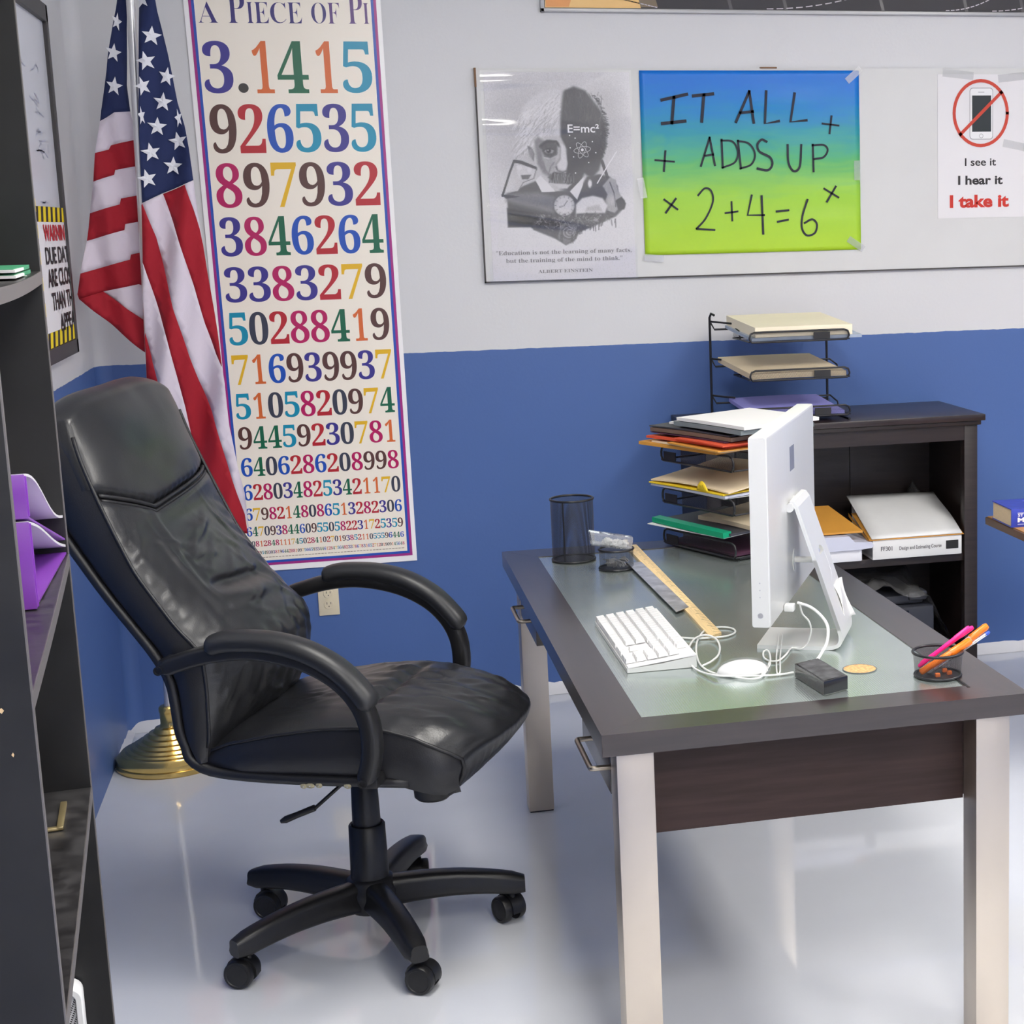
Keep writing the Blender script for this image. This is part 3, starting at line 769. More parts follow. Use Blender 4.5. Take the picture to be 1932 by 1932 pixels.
for (x, y, r, a) in ((994, 348, 40, .15), (190, 524, 46, .1), (220, 740, 44, .75), (998, 684, 44, .65)):
    HS(9, (x - r * math.cos(a), y - r * math.sin(a)), (x + r * math.cos(a), y + r * math.sin(a) * .6)); HS(10, (x + r * math.sin(a) * .8, y - r * 1.05 * math.cos(a)), (x - r * math.sin(a) * .8, y + r * 1.05 * math.cos(a)))
look(ink.build('lettering', gp, M_INK), 'black marker handwriting')
M_TAPE = clear_mat('clear_tape', gloss=.22, rough=.15, haze=.10)
for (x, z, a) in ((gx0 - .004, 1.80, 1.4), (gx1 - .02, gz1 - .015, -.7), (gx1 - .012, 1.85, 1.57), (gx1 - .02, gz0 + .02, .6), (gx0 + .03, gz0 - .01, .1)):
    M = Matrix.Translation((x, BY - .0085, z)) @ Matrix.Rotation(a, 4, 'Y'); b = MB(); b.box(-.035, .035, -.0003, 0, -.012, .012, 0, M); b.build('clear_tape', M_TAPE, gp)

# no-phones notice
nx0, nx1, nz0, nz1 = 2.184, 2.530, 1.672, 2.188
np_ = thing('phone_notice', 'white notice with a crossed-out phone at the right of the display board', 'sign', ((nx0 + nx1) / 2, BY, nz0))
b = MB(); b.col = rgb(232, 230, 233); b.box(nx0, nx1, BY - .002, BY, nz0, nz1); b.build('sheet', M_INK, np_)
ink = Ink(lambda u, v, l: (u, BY - .002 - .0004 * l, v))
def N_(x, y): return W(1180 + x / 2.569, 100 + y / 2.569, BY - .002)
c = N_(1722, 292); RED = rgb(206, 70, 52)
p0, p1 = N_(1668, 420), N_(1782, 168)
def rrect(x0, x1, z0, z1, r, n=5):
    o_ = []
    for cx_, cz_, a0_ in ((x1 - r, z0 + r, -90), (x1 - r, z1 - r, 0), (x0 + r, z1 - r, 90), (x0 + r, z0 + r, 180)):
        for k in range(n + 1): o_.append((cx_ + r * math.cos(math.radians(a0_ + 90 * k / n)), cz_ + r * math.sin(math.radians(a0_ + 90 * k / n))))
    return o_
ink.poly(rrect(p0[0], p1[0], p0[1], p1[1], .012), rgb(168, 166, 170), 1); ink.poly(rrect(p0[0] + .0025, p1[0] - .0025, p0[1] + .0025, p1[1] - .0025, .011), rgb(240, 240, 242), 2)
q0, q1 = N_(1680, 382), N_(1772, 206); ink.rect(q0[0], q1[0], q0[1], q1[1], rgb(42, 50, 54), 3)
q = N_(1724, 402); ink.ring(*q, .0072, .0014, rgb(150, 148, 150), 3, n=20); q = N_(1724, 190); ink.rect(q[0] - .012, q[0] + .012, q[1] - .001, q[1] + .001, rgb(160, 160, 164), 3)
ink.ring(c[0], c[1], .1045, .012, RED, 4, r2=.116); a_ = N_(1622, 396); e_ = N_(1822, 190); ink.stroke([a_, e_], .012, RED, 4)
ink.build('no_phone_symbol', np_, M_INK)
ink = Ink(lambda u, v, l: (u, BY - .002 - .0004 * l, v))
for key, x0, y0, x1, y1, col in (('see', 1645, 548, 1796, 508, rgb(52, 48, 52)), ('hear', 1612, 640, 1828, 592, rgb(46, 42, 46)), ('take', 1572, 752, 1858, 684, rgb(206, 52, 40))):
    p0, p1 = N_(x0, y0), N_(x1, y1); ink.text(key, p0[0], p1[0], p0[1], p1[1], col, 2)
ink.build('lettering', np_, M_INK)
for (x, z, a) in ((nx0 + .08, nz1, .1), (nx1 - .05, nz1 - .01, -.1), (nx1 - .03, 1.93, .2)):
    M = Matrix.Translation((x, BY - .0042, z)) @ Matrix.Rotation(a, 4, 'Y'); b = MB(); b.box(-.06, .06, -.0003, 0, -.014, .014, 0, M); b.build('clear_tape', M_TAPE, np_)
# ------------------------------------------------------------------ flag stand
M_BRASS = mat('polished_brass', (0.78, 0.56, 0.20, 1), 0.22, 1.0, var=.06, vscale=30)
M_POLE = mat('pale_metal_pole', (0.72, 0.72, 0.74, 1), 0.3, 0.6)
FY = 5.44
fs = thing('flag_stand', 'silver flag pole on a stepped round brass base in the corner', 'flag stand', (-.592, FY, 0))
prof = [(.0, 0), (.166, 0), (.170, .004), (.170, .016), (.166, .019), (.168, .022), (.168, .036), (.160, .044)]
r, z = .156, .047
for k in range(7):
    prof += [(r, z), (r - .004, z + .006), (r - .016, z + .008)]
    r -= .0165 + .0006 * k; z += .0085 + .0012 * k
prof += [(.030, .125), (.0265, .135), (.0265, .170), (.0285, .174), (.0285, .186), (.024, .192), (0, .192)]
b = MB(); b.lathe(prof, (-.592, FY, 0), n=56); b.build('base', M_BRASS, fs, 35)
b = MB(); b.tube([(-.590, FY, .15), (-.512, FY, 2.62)], .0135, 16); b.build('pole', M_POLE, fs, 60)
b = MB(); b.lathe([(0, 0), (.018, 0), (.02, .02), (.012, .035), (.004, .05), (0, .05)], (-.512, FY, 2.615), 20); b.build('finial', M_BRASS, fs, 50)

# ------------------------------------------------------------------ draped flag
M_RED = mat('red_flag_cloth', rgb(166, 34, 48), .75, bump=.25, bscale=700, spec=.25)
M_WHT = mat('white_flag_cloth', rgb(222, 212, 226), .75, bump=.25, bscale=700, spec=.25)
M_NAVY = mat('navy_flag_cloth', rgb(40, 50, 92), .75, bump=.25, bscale=700, spec=.25)
M_STAR = mat('white_star_stitching', rgb(232, 232, 240), .7)
fl = thing('flag', 'red, white and blue national flag hanging in folds from the corner pole', 'flag', (-.5, FY, .75))
def F_(x, y, yy): return on_y(x / 2.684, y / 2.684, yy)
def dispR(x, z):
    return -.017 * math.sin((x + .52) * 34 - (z - 1.2) * 6.5 + .8) - .009 * math.sin((x * 70 - z * 15)) - .03 * max(0, min(1, (x + .53) / .2)) + .007 * vnoise(x * 25, z * 6)
def dispL(x, z):
    return .013 * math.sin(x * 60 + z * 7) + .008 * vnoise(x * 30, z * 8) + .014 * max(0, min(1, (x - (-.605 + (2.2 - z) * .05)) / .02))
def cloth(name, polys, yy, disp, m, lab=None, thick=.002):
    st = .014
    b = MB()
    for pts in polys:
        P = [F_(p[0], p[1], yy) for p in pts]; P = [Vector((p.x, p.z)) for p in P]
        V, E_c = [], []
        for a, c in zip(P, P[1:] + P[:1]):
            n = max(1, int((c - a).length / st + .5))
            for k in range(n): V.append(a.lerp(c, k / n))
        nb = len(V)
        E_c = [(k, (k + 1) % nb) for k in range(nb)]
        def inside(q):
            r = False
            for a, c in zip(P, P[1:] + P[:1]):
                if (a.y > q.y) != (c.y > q.y) and q.x < (c.x - a.x) * (q.y - a.y) / (c.y - a.y) + a.x: r = not r
            return r
        xs = [p.x for p in P]; zs_ = [p.y for p in P]
        z = min(zs_) + st
        while z < max(zs_):
            x = min(xs) + st * (.5 if int(z / st) % 2 else 1)
            while x < max(xs):
                q = Vector((x, z))
                if inside(q) and all((q - v).length > st * .55 for v in V[:nb]): V.append(q)
                x += st
            z += st
        vv, ee, ff, *_ = delaunay_2d_cdt(V, E_c, [list(range(nb))], 1, 1e-6)
        base = len(b.v)
        for q in vv: b.v.append(Vector((q.x, yy + disp(q.x, q.y), q.y)))
        for f in ff:
            a, c, d = [vv[k] for k in f[:3]]
            ccw = (c.x - a.x) * (d.y - a.y) - (c.y - a.y) * (d.x - a.x) > 0
            b.face([base + k for k in (f if ccw else f[::-1])])
    o = b.build(name, m, fl, 180, solid=-thick)
    if lab: look(o, lab)
    return o
YR, YLd = 5.392, 5.478
ext = 2600
# front fold: canton, then stripes running down
sil = [(985, 915), (1005, 1080), (1030, 1230), (1065, 1450), (1090, 1600), (1118, 1800), (1140, 1932), (1165, 2150), (1202, 2330), (1240, 2490), (1262, 2700)]
cloth('canton', [[(705, -40), (785, -40), (800, 60), (850, 270), (875, 390), (900, 520), (935, 640), (960, 760), (985, 915), (980, 916), (820, 980), (720, 1028), (712, 760), (706, 300)]], YR, dispR, M_NAVY)
w1r = [(825, 982), (880, 1130), (930, 1280), (985, 1450), (1040, 1640), (1095, 1790), (1125, 1850)]
w1l = [(720, 1030), (790, 1200), (840, 1400), (880, 1560), (960, 1800), (1010, 1932), (1075, 2080), (1130, 2260), (1180, 2420), (1240, 2600)]
r1r = [(940, 937), (985, 1060), (1015, 1160), (1030, 1232)]
cloth('red_stripe', [w1r[::-1] + r1r + sil[3:6] + [(1125, 1850)]], YR, dispR, M_RED)
cloth('white_stripe', [r1r[::-1] + [(985, 915)] + sil[1:3]], YR, dispR, M_WHT)
cloth('white_stripe', [w1l[::-1] + w1r + sil[6:] + [(1262, 2700)]], YR, dispR, M_WHT)
r0l = [(722, 1330), (760, 1440), (800, 1560), (850, 1720), (905, 1932), (940, 2060), (1010, 2400), (1060, 2700)]
cloth('red_stripe', [w1l[:] + [(1255, 2700), (1060, 2700)] + r0l[::-1][1:] + [(720, 1200), (716, 1040)]], YR, dispR, M_RED)
rm = [(733, 1690), (770, 1840), (800, 1932), (860, 2200), (900, 2500), (930, 2700)]
cloth('white_stripe', [r0l + [(930, 2700)] + rm[::-1][1:] + [(722, 1500)]], YR, dispR, M_WHT)
cloth('red_stripe', [rm + [(735, 2700), (736, 2200), (738, 1932), (730, 1720)]], YR, dispR, M_RED)
# rear fold to the left of the pole
cloth('canton', [[(590, -40), (545, 330), (510, 560), (505, 612), (580, 570), (657, 563), (640, 430), (635, -40)]], YLd, dispL, M_NAVY)
cloth('white_stripe', [[(505, 612), (483, 775), (548, 757), (560, 735), (692, 705), (657, 563), (580, 570)]], YLd, dispL, M_WHT)
cloth('red_stripe', [[(483, 775), (473, 920), (575, 885), (580, 860), (712, 838), (692, 705), (560, 735), (548, 757)]], YLd, dispL, M_RED)
cloth('white_stripe', [[(473, 920), (452, 1080), (605, 1035), (610, 1005), (725, 985), (712, 838), (580, 860), (575, 885)]], YLd, dispL, M_WHT)
cloth('red_stripe', [[(452, 1080), (440, 1220), (628, 1165), (632, 1135), (728, 1118), (725, 985), (610, 1005), (605, 1035)]], YLd, dispL, M_RED)
cloth('white_stripe', [[(440, 1220), (410, 1385), (655, 1315), (660, 1290), (735, 1273), (728, 1118), (632, 1135), (628, 1165)]], YLd, dispL, M_WHT)
cloth('red_stripe', [[(410, 1385), (392, 1490), (400, 1515), (520, 1477), (700, 1440), (740, 1455), (735, 1273), (660, 1290), (655, 1315)]], YLd, dispL, M_RED)
cloth('white_stripe', [[(520, 1477), (740, 1630), (740, 1455), (700, 1440)]], YLd, dispL, M_WHT)
cloth('red_stripe', [[(400, 1515), (560, 1640), (660, 1725), (748, 1795), (740, 1630), (520, 1477)]], YLd - .004, dispL, M_RED)
def star(cx, cy, r, rot, yy, disp, sx=1.0):
    b = MB(); pts = []
    c = F_(cx, cy, yy)
    for k in range(10):
        a = rot + math.pi / 2 + k * math.pi / 5; rr = r if k % 2 == 0 else r * .42
        x, z = c.x + rr * math.cos(a) * sx, c.z + rr * math.sin(a)
        pts.append(Vector((x, yy + disp(x, z) - .005, z)))
    m_ = Vector((c.x, yy + disp(c.x, c.z) - .007, c.z))
    i0 = b.vert(m_); ids = [b.vert(p) for p in pts]
    for k in range(10): b.face((i0, ids[(k + 1) % 10], ids[k]))
    b.build('star', M_STAR, fl)
for (x, y, rt, s) in ((772, 187, -.15, 1), (744, 314, .2, 1), (728, 440, .3, .8), (846, 390, -.25, .85), (826, 518, -.15, 1), (797, 642, -.1, 1), (904, 716, .15, 1), (766, 772, .15, 1), (878, 842, -.1, 1), (748, 906, .2, 1), (905, 600, .2, .4), (722, 590, .1, .35), (722, 0, .1, .8)):
    star(x, y, .029, rt, YR, dispR, s)
for (x, y, rt, s) in ((576, 268, -.2, .75), (580, 438, -.2, .85), (588, 106, -.3, .5)): star(x, y, .029, rt, YLd, dispL, s)
# ------------------------------------------------------------------ low bookcase at the back wall
M_ESP = mat('espresso_wood', (0.020, 0.0125, 0.012, 1), .40, var=.25, vscale=7, stretch=(1, 1, 12), bump=.12, bscale=60, spec=.5)
M_ESPTOP = mat('espresso_wood_top', (0.026, 0.017, 0.018, 1), .32, var=.22, vscale=7, stretch=(1, 12, 12), bump=.08, bscale=60)
cx0, cx1, cy0, cy1 = 1.186, 2.166, 5.395, 5.835
bc = thing('low_bookcase', 'dark espresso low bookcase standing against the blue wall', 'bookcase', ((cx0 + cx1) / 2, (cy0 + cy1) / 2, 0))
b = MB(); b.box(cx0 - .028, cx1 + .022, cy0 - .022, cy1, .974, .996, .003); b.build('top', M_ESPTOP, bc, 40)
b = MB(); b.box(cx0 - .012, cx1 + .01, cy0 - .012, cy1, .958, .974, .004); b.box(cx0 + .05, cx1 - .05, cy0 + .002, cy0 + .022, .905, .958); b.build('top_rail', M_ESP, bc, 40)
for x0, x1 in ((cx0, cx0 + .05), (cx1 - .05, cx1)):
    b = MB(); b.box(x0, x1, cy0, cy0 + .04, 0, .958, .003); xs_ = x0 + .004 if x0 == cx0 else x1 - .024
    b.box(xs_, xs_ + .02, cy0 + .04, cy1, 0, .958); b.build('side_panel', M_ESP, bc, 40)
b = MB(); b.box(cx0 + .01, cx1 - .01, cy1 - .012, cy1 - .004, .02, .96)
for x in (1.52, 1.84): b.box(x - .012, x + .012, cy1 - .018, cy1 - .012, .08, .95)
b.build('back_panel', M_ESP, bc, 40)
SHZ = .502
for z in (SHZ, .075):
    b = MB(); b.box(cx0 + .024, cx1 - .024, cy0 + .012, cy1 - .012, z - .03, z, .002); b.build('shelf', M_ESP, bc, 40)
b = MB(); b.box(cx0 + .05, cx1 - .05, cy0 + .004, cy0 + .02, .012, .046); b.build('plinth', M_ESP, bc)

M_PAPER = mat('white_paper', (.80, .79, .78, 1), .7); M_VINYL = mat('white_vinyl', rgb(226, 226, 226), .4, var=.03, vscale=8, bump=.2, bscale=15)
M_GREYV = mat('pale_grey_vinyl', rgb(205, 208, 226), .45); M_MANILA = mat('manila_card', rgb(252, 240, 214), .65, var=.03, vscale=5); M_TAN = mat('tan_card', rgb(222, 204, 174), .7, var=.05, vscale=5)
M_ENV = mat('orange_kraft_paper', rgb(214, 152, 62), .65, var=.06, vscale=7); M_LILAC = mat('lilac_card', rgb(154, 152, 226), .6)
M_REDCARD = mat('orange_red_card', rgb(222, 84, 50), .6); M_YELCARD = mat('yellow_card', rgb(236, 204, 40), .6); M_GRNCARD = mat('green_plastic', rgb(0, 150, 108), .35, spec=.5)
M_DARKCARD = mat('dark_grey_card', rgb(58, 58, 66), .5); M_BROWNCARD = mat('brown_card', rgb(112, 92, 78), .6); M_PURPC = mat('plum_card', rgb(70, 34, 58), .6)
M_WIRE = mat('black_painted_wire', (.012, .012, .016, 1), .35); M_GRILLE = wire_mesh_mat('black_wire_mesh', .0042, .38)
M_TAG = mat('black_label_tag', (.012, .012, .014, 1), .5)
# binder with its spine to the front, cover sagging up to the back
bi = thing('binder', 'white ring binder with a course title on its spine, lying on the bookcase shelf', 'binder', (1.935, 5.5, SHZ))
bx0, bx1 = 1.770, 2.101; by0, by1 = 5.383, 5.67
b = MB(); b.box(bx0, bx1, by0, by0 + .004, SHZ + .001, SHZ + .070, .0015); b.build('spine', M_VINYL, bi, 40)
b = MB(); b.box(bx0, bx1, by0 + .004, by1, SHZ + .001, SHZ + .004); b.build('back_cover', M_VINYL, bi)
b = MB(); rows = [[(lerp(bx0 - .004, bx1, s / 6), lerp(by0 - .002, by1, t / 10), SHZ + .074 + .108 * (t / 10) ** 1.0 + .006 * math.sin(t * .5) * (s / 6)) for s in range(7)] for t in range(11)]
b.grid(rows, flip=False); b.build('front_cover', M_VINYL, bi, 60, solid=.0035)
b = MB(); rows = [[(lerp(bx0 + .01, bx1 - .02, s / 3), lerp(by0 + .006, by1 - .01, t / 8), SHZ + .005 + zz * (.062 + .098 * (t / 8))) for s in range(4)] for t in range(9) for zz in (1,)]
b.loft([[(bx0 + .012, lerp(by0 + .008, by1 - .012, t / 6), SHZ + .005), (bx1 - .02, lerp(by0 + .008, by1 - .012, t / 6), SHZ + .005), (bx1 - .02, lerp(by0 + .008, by1 - .012, t / 6), SHZ + .06 + .1 * t / 6), (bx0 + .012, lerp(by0 + .008, by1 - .012, t / 6), SHZ + .06 + .1 * t / 6)] for t in range(7)])
b.build('pages', M_PAPER, bi)
ink = Ink(lambda u, v, l: (u, by0 - .0003 * l, v))
ink.text('ff', 1.800, 1.842, SHZ + .030, SHZ + .046, rgb(70, 66, 72), 2); ink.text('course', 1.868, 2.025, SHZ + .026, SHZ + .043, rgb(80, 76, 82), 2)
ink.build('lettering', bi, M_INK)
b = MB(); b.box(2.042, 2.088, by0 - .0012, by0 - .0002, SHZ + .022, SHZ + .052); look(b.build('spine_tag', M_TAG, bi), 'black square on the spine')
e = thing('envelope', 'orange kraft envelope tucked under the cover of the white binder', 'envelope', (1.94, 5.5, SHZ + .075))
b = MB(); rows = [[(lerp(1.758, 2.108, s / 4), lerp(by0 - .004, by1 - .08, t / 8), SHZ + .0705 + .062 * (t / 8)) for s in range(5)] for t in range(9)]
b.grid(rows); b.build('sheet', M_ENV, e, 60, solid=.0012)
b = MB(); rows = [[(1.757, lerp(by0 - .004, by1 - .05, t / 8), lerp(SHZ + .0705 + .060 * t / 8, SHZ + .062 + .055 * t / 8, s / 2)) for s in range(3)] for t in range(9)]
b.grid(rows); b.build('folded_edge', M_ENV, e, 60)
# flat boxes and folders to the left of the binder
b = MB(); b.box(1.40, 1.731, 5.382, 5.62, SHZ + .001, SHZ + .042, .004); tag(b.build('flat_box', mat('white_card_box', rgb(232, 232, 238), .5), None, 40), 'flat white box at the bottom of the pile beside the binder', 'box')
b = MB(); rows = []
pf = [(0, 0), (.35, 0), (.395, .004), (.400, .012), (.395, .024), (.33, .028), (.31, .050), (.0, .052)]
b.loft([[(1.378 + x * .98, y, SHZ + .0435 + z) for x, z in pf] for y in (5.372, 5.376, 5.60, 5.605)])
tag(b.build('plastic_wallet', M_GREYV, None, 30), 'pale lavender plastic case on the white box beside the binder', 'case')
b = MB(); b.loft([[(1.36, y, SHZ + .0965 + (y - 5.39) * .2), (1.742 - (y - 5.39) * .24, y, SHZ + .0965 + (y - 5.39) * .2), (1.742 - (y - 5.39) * .24, y, SHZ + .103 + (y - 5.39) * .24), (1.36, y, SHZ + .103 + (y - 5.39) * .24)] for y in (5.40, 5.5, 5.63)])
tag(b.build('envelope', M_ENV, None, 30), 'thick orange envelope on the lavender plastic case', 'envelope')
# printer under a plastic bag on the bottom shelf
M_DKPL = mat('charcoal_plastic', rgb(58, 60, 68), .4); M_BAG = clear_mat('smoky_plastic_bag', (.42, .42, .44, 1), .16, .25, .6, 14, haze=.10)
pz = .076
pr_ = thing('printer', 'dark grey printer on the bottom shelf of the bookcase', 'printer', (1.86, 5.6, pz))
b = MB(); b.box(1.60, 2.02, 5.44, 5.78, pz, pz + .235, .012); b.build('body', M_DKPL, pr_, 40)
b = MB(); b.box(1.605, 1.99, 5.47, 5.78, pz + .2355, pz + .272, .012); b.box(1.93, 2.0, 5.46, 5.52, pz + .25, pz + .285, .008); b.build('lid', M_DKPL, pr_, 40)
M_GLB = mat('black_gloss_plastic', (.01, .01, .012, 1), .25)
for k in range(4):
    b = MB(); b.box(1.70 + k * .06, 1.74 + k * .06, 5.432, 5.441, pz + .19, pz + .222, .002); b.build('button', M_GLB, pr_, 40)
b = MB(); b.box(1.64, 1.98, 5.434, 5.441, pz + .03, pz + .14, .002); b.build('paper_slot', M_DKPL, pr_)
b = MB(); rows = []
for i in range(26):
    r = []
    for j in range(34):
        x = lerp(1.40, 2.10, j / 33); t = i / 25
        y = lerp(5.43, 5.79, t); z = pz + .30 + .03 * vnoise(x * 12, y * 14) + .018 * vnoise(x * 30, y * 33) + .05 * t
        z -= max(0, (x - 1.985)) * 2.0; z = max(z, pz + .012)
        if x < 1.58: z = max(pz + .02, z - (1.58 - x) * .9)
        r.append((x + .008 * vnoise(z * 40, y * 30), y, z))
    rows.append(r)
b.grid(rows)
tag(b.build('plastic_bag', M_BAG, None, 180), 'crumpled smoky plastic bag draped over the printer', 'bag')
b = MB(); rows = []
for i in range(18):
    rows.append([(2.06 + .03 * (j / 13) + .015 * vnoise(j * .5, i * .6), lerp(5.42, 5.52, i / 17), SHZ + .001 + .18 * math.sin(math.pi * j / 13) * (.6 + .4 * math.sin(math.pi * i / 17)) + .014 * vnoise(j * .9, i * .9)) for j in range(14)])
# crumpled dark bag behind the binder
b = MB(); rows = []
for i in range(16):
    rows.append([(2.02 + .085 * j / 13 + .01 * vnoise(j * .7, i * .5), lerp(5.70, 5.81, i / 15), SHZ + .004 + .19 * (math.sin(math.pi * min(1, j / 11)) ** .7) * (.75 + .25 * math.sin(math.pi * i / 15)) * (1 if j < 12 else .2) + .02 * abs(vnoise(j * .9, i * .9))) for j in range(14)])
b.grid(rows); tag(b.build('plastic_bag', M_BAG, None, 180), 'crumpled dark plastic bag behind the white binder on the shelf', 'bag')

# ------------------------------------------------------------------ mesh tray racks
def tray(parent, M, w, d, h, lip=.03, slope=0.0, tagx=None):
    """one wire-mesh tray in local frame: x 0..w, front at y=0, back at y=d, floor at z=h"""
    t = MB(); rr = .006
    fl_ = lambda x, y, z: M @ Vector((x, y, z))
    rim = [(0, d, h + lip + .012)] + [(0, .03, h + lip)] + [(0, .0, h + lip)]
    c = .018
    front = [(0, 0, h + .012), (0, 0, h + lip - c), (.004, 0, h + lip - .006), (c, 0, h + lip), (w - c, 0, h + lip), (w - .004, 0, h + lip - .006), (w, 0, h + lip - c), (w, 0, h + .012), (w - .008, 0, h), (.008, 0, h)]
    t.tube([fl_(*p) for p in front], .0033, 8, closed=True)
    for x in (0, w): t.tube([fl_(x, 0, h + .002), fl_(x, d, h + .002)], .0028, 8)
    for x in (0, w): t.tube([fl_(x, d * .55, h + .002), fl_(x, d * .62, h + lip * .9), fl_(x, d, h + lip + .01)], .0028, 8)
    t.tube([fl_(0, d, h + .002), fl_(w, d, h + .002)], .0028, 8); t.tube([fl_(0, d, h + lip + .01), fl_(w, d, h + lip + .01)], .0028, 8)
    o = t.build('tray', M_WIRE, parent, 60)
    g = MB(); g.poly([fl_(0, 0, h), fl_(w, 0, h), fl_(w, d, h), fl_(0, d, h)]); g.poly([fl_(.003, 0, h), fl_(w - .003, 0, h), fl_(w - .003, 0, h + lip), fl_(.003, 0, h + lip)])
    g.poly([fl_(0, d, h), fl_(w, d, h), fl_(w, d, h + lip), fl_(0, d, h + lip)])
    g.build('mesh_panel', M_GRILLE, o)
    if tagx is not None:
        g = MB(); p = [fl_(tagx, -.0045, h + .004), fl_(tagx + .058, -.0045, h + .004), fl_(tagx + .058, -.0045, h + .028), fl_(tagx, -.0045, h + .028)]; q = [fl_(tagx, -.002, h + .004), fl_(tagx + .058, -.002, h + .004), fl_(tagx + .058, -.002, h + .028), fl_(tagx, -.002, h + .028)]
        g.loft([p, q]); g.build('label_tag', M_TAG, o)
    return o
def stack(b, M, x0, x1, y0, y1, z0, th, tilt=0.0, curl=0.0, nx=8, ny=8, dx=0.0):
    """a slightly curled sheet or folder with thickness"""
    top, bot = [], []
    for i in range(ny + 1):
        rt, rb = [], []
        for j in range(nx + 1):
            s, t = j / nx, i / ny
            z = z0 + tilt * t + curl * (math.sin(math.pi * s) * .5 + .5 * t * t)
            rt.append(M @ Vector((lerp(x0, x1, s) + dx * t, lerp(y0, y1, t), z + th))); rb.append(M @ Vector((lerp(x0, x1, s) + dx * t, lerp(y0, y1, t), z)))
        top.append(rt); bot.append(rb)
    b.grid(top); b.grid(bot, flip=True)
    b.grid([top[0], bot[0]], flip=True); b.grid([top[-1], bot[-1]]); b.grid([[r[0] for r in top], [r[0] for r in bot]]); b.grid([[r[-1] for r in top], [r[-1] for r in bot]], flip=True)
TZ = .996
Mr = Matrix.Translation((1.355, 5.425, TZ))
ra = thing('tray_rack', 'black wire three-tier paper tray rack on top of the bookcase', 'tray rack', (1.53, 5.6, TZ))
b = MB()
for x in (-.075, .352):
    pth = [(x, .27, .004), (x, .27, .352), (x + .004, .262, .366), (x + .012, .25, .36)] if x < 0 else [(x, .27, .004), (x, .27, .30)]
    b.tube([Mr @ Vector(p) for p in pth], .0045, 8)
    b.tube([Mr @ Vector(p) for p in ((x, .27, .004), (x * .2 + (.28 if x > 0 else 0), 0, .003))], .004, 8)
for z in (.05, .18, .31):
    b.tube([Mr @ Vector(p) for p in ((-.075, .27, z + .03), (-.06, .262, z), (.34, .262, z), (.352, .27, z))], .0035, 8)
    b.tube([Mr @ Vector(p) for p in ((-.075, .27, z + .03), (-.07, .255, z + .028), (0, .225, z + .02))], .0035, 8)
b.build('wire_frame', M_WIRE, ra, 60)
for z in (.018, .148, .278):
    tray(ra, Mr, .352, .235, z, .034, tagx=.225)
# papers in that rack
b = MB(); stack(b, Mr, .012, .335, .008, .25, .0215, .012, .030, .006, dx=-.03); tag(b.build('file_folder', M_LILAC, None, 60), 'lilac folder in the lowest tray of the rack on the bookcase', 'folder')
b = MB(); stack(b, Mr, .006, .342, .006, .27, .152, .018, .040, .004, dx=-.055); tag(b.build('file_folder', M_TAN, None, 60), 'tan folder in the middle tray of the rack on the bookcase', 'folder')
b = MB(); stack(b, Mr, .01, .40, .006, .27, .282, .010, .03, .002, dx=-.03); tag(b.build('magazine', mat('grey_blue_cover', rgb(168, 180, 200), .4, var=.12, vscale=18), None, 60), 'grey-blue magazine at the bottom of the top tray on the bookcase', 'magazine')
b = MB(); stack(b, Mr, .022, .366, .006, .275, .2935, .034, .028, .002, dx=-.035); tag(b.build('folder_stack', M_MANILA, None, 60), 'thick cream manila folder overflowing the top tray on the bookcase', 'folder')

# ------------------------------------------------------------------ student table at the right edge with a thick book
M_OAK = mat('honey_laminate', rgb(206, 150, 78), .4, var=.08, vscale=8, stretch=(12, 1, 1)); M_TEDGE = mat('brown_table_edge', rgb(112, 84, 66), .5)
M_BLUECOV = mat('blue_book_cover', rgb(48, 66, 178), .4, var=.1, vscale=30); M_PAGES = mat('book_pages', rgb(240, 214, 172), .7, var=.06, vscale=60, stretch=(1, 1, 20))
tz = .706
tb = thing('table', 'honey-coloured laminate table with brown edging at the right edge of the view', 'table', (2.6, 4.6, 0))
b = MB(); b.box(2.043, 3.25, 4.25, 5.0, tz - .003, tz); b.build('top', M_OAK, tb)
b = MB(); b.box(2.036, 3.257, 4.243, 5.006, tz - .028, tz - .003, .003); b.build('edge_band', M_TEDGE, tb, 40)
for x, y in ((2.42, 4.35), (3.15, 4.35), (2.42, 4.9), (3.15, 4.9)):
    b = MB(); b.tube([(x, y, 0), (x, y, tz - .028)], .016, 12); b.build('leg', M_WIRE, tb, 60)
bk = thing('textbook', 'thick blue textbook lying on the honey-coloured table', 'book', (2.15, 4.82, tz))
Mb = Matrix.Translation((2.040, 4.955, tz)) @ Matrix.Rotation(math.radians(-2), 4, 'Z')
b = MB(); b.box(.003, .22, -.165, -.003, .003, .056, 0, Mb); b.build('page_block', M_PAGES, bk)
b = MB(); b.box(0, .226, -.170, 0, .056, .0595, 0, Mb); b.box(0, .226, -.170, 0, .0, .003, 0, Mb); b.box(0, .226, -.173, -.169, 0, .0595, .001, Mb); b.build('cover', M_BLUECOV, bk, 40)
ink = Ink(lambda u, v, l: Mb @ Vector((u, -.173 - .0003 * l, v)))
WH = rgb(236, 236, 246)
ink.text('st', .022, .040, .034, .043, WH, 2); ink.text('em', .021, .044, .016, .031, WH, 2); ink.rect(.021, .06, .044, .047, rgb(190, 196, 230), 2); ink.rect(.021, .06, .008, .011, rgb(160, 170, 220), 2)
ink.build('lettering', bk, M_INK)
ink = Ink(lambda u, v, l: Mb @ Vector((u, v, .0595 + .0003 * l)))
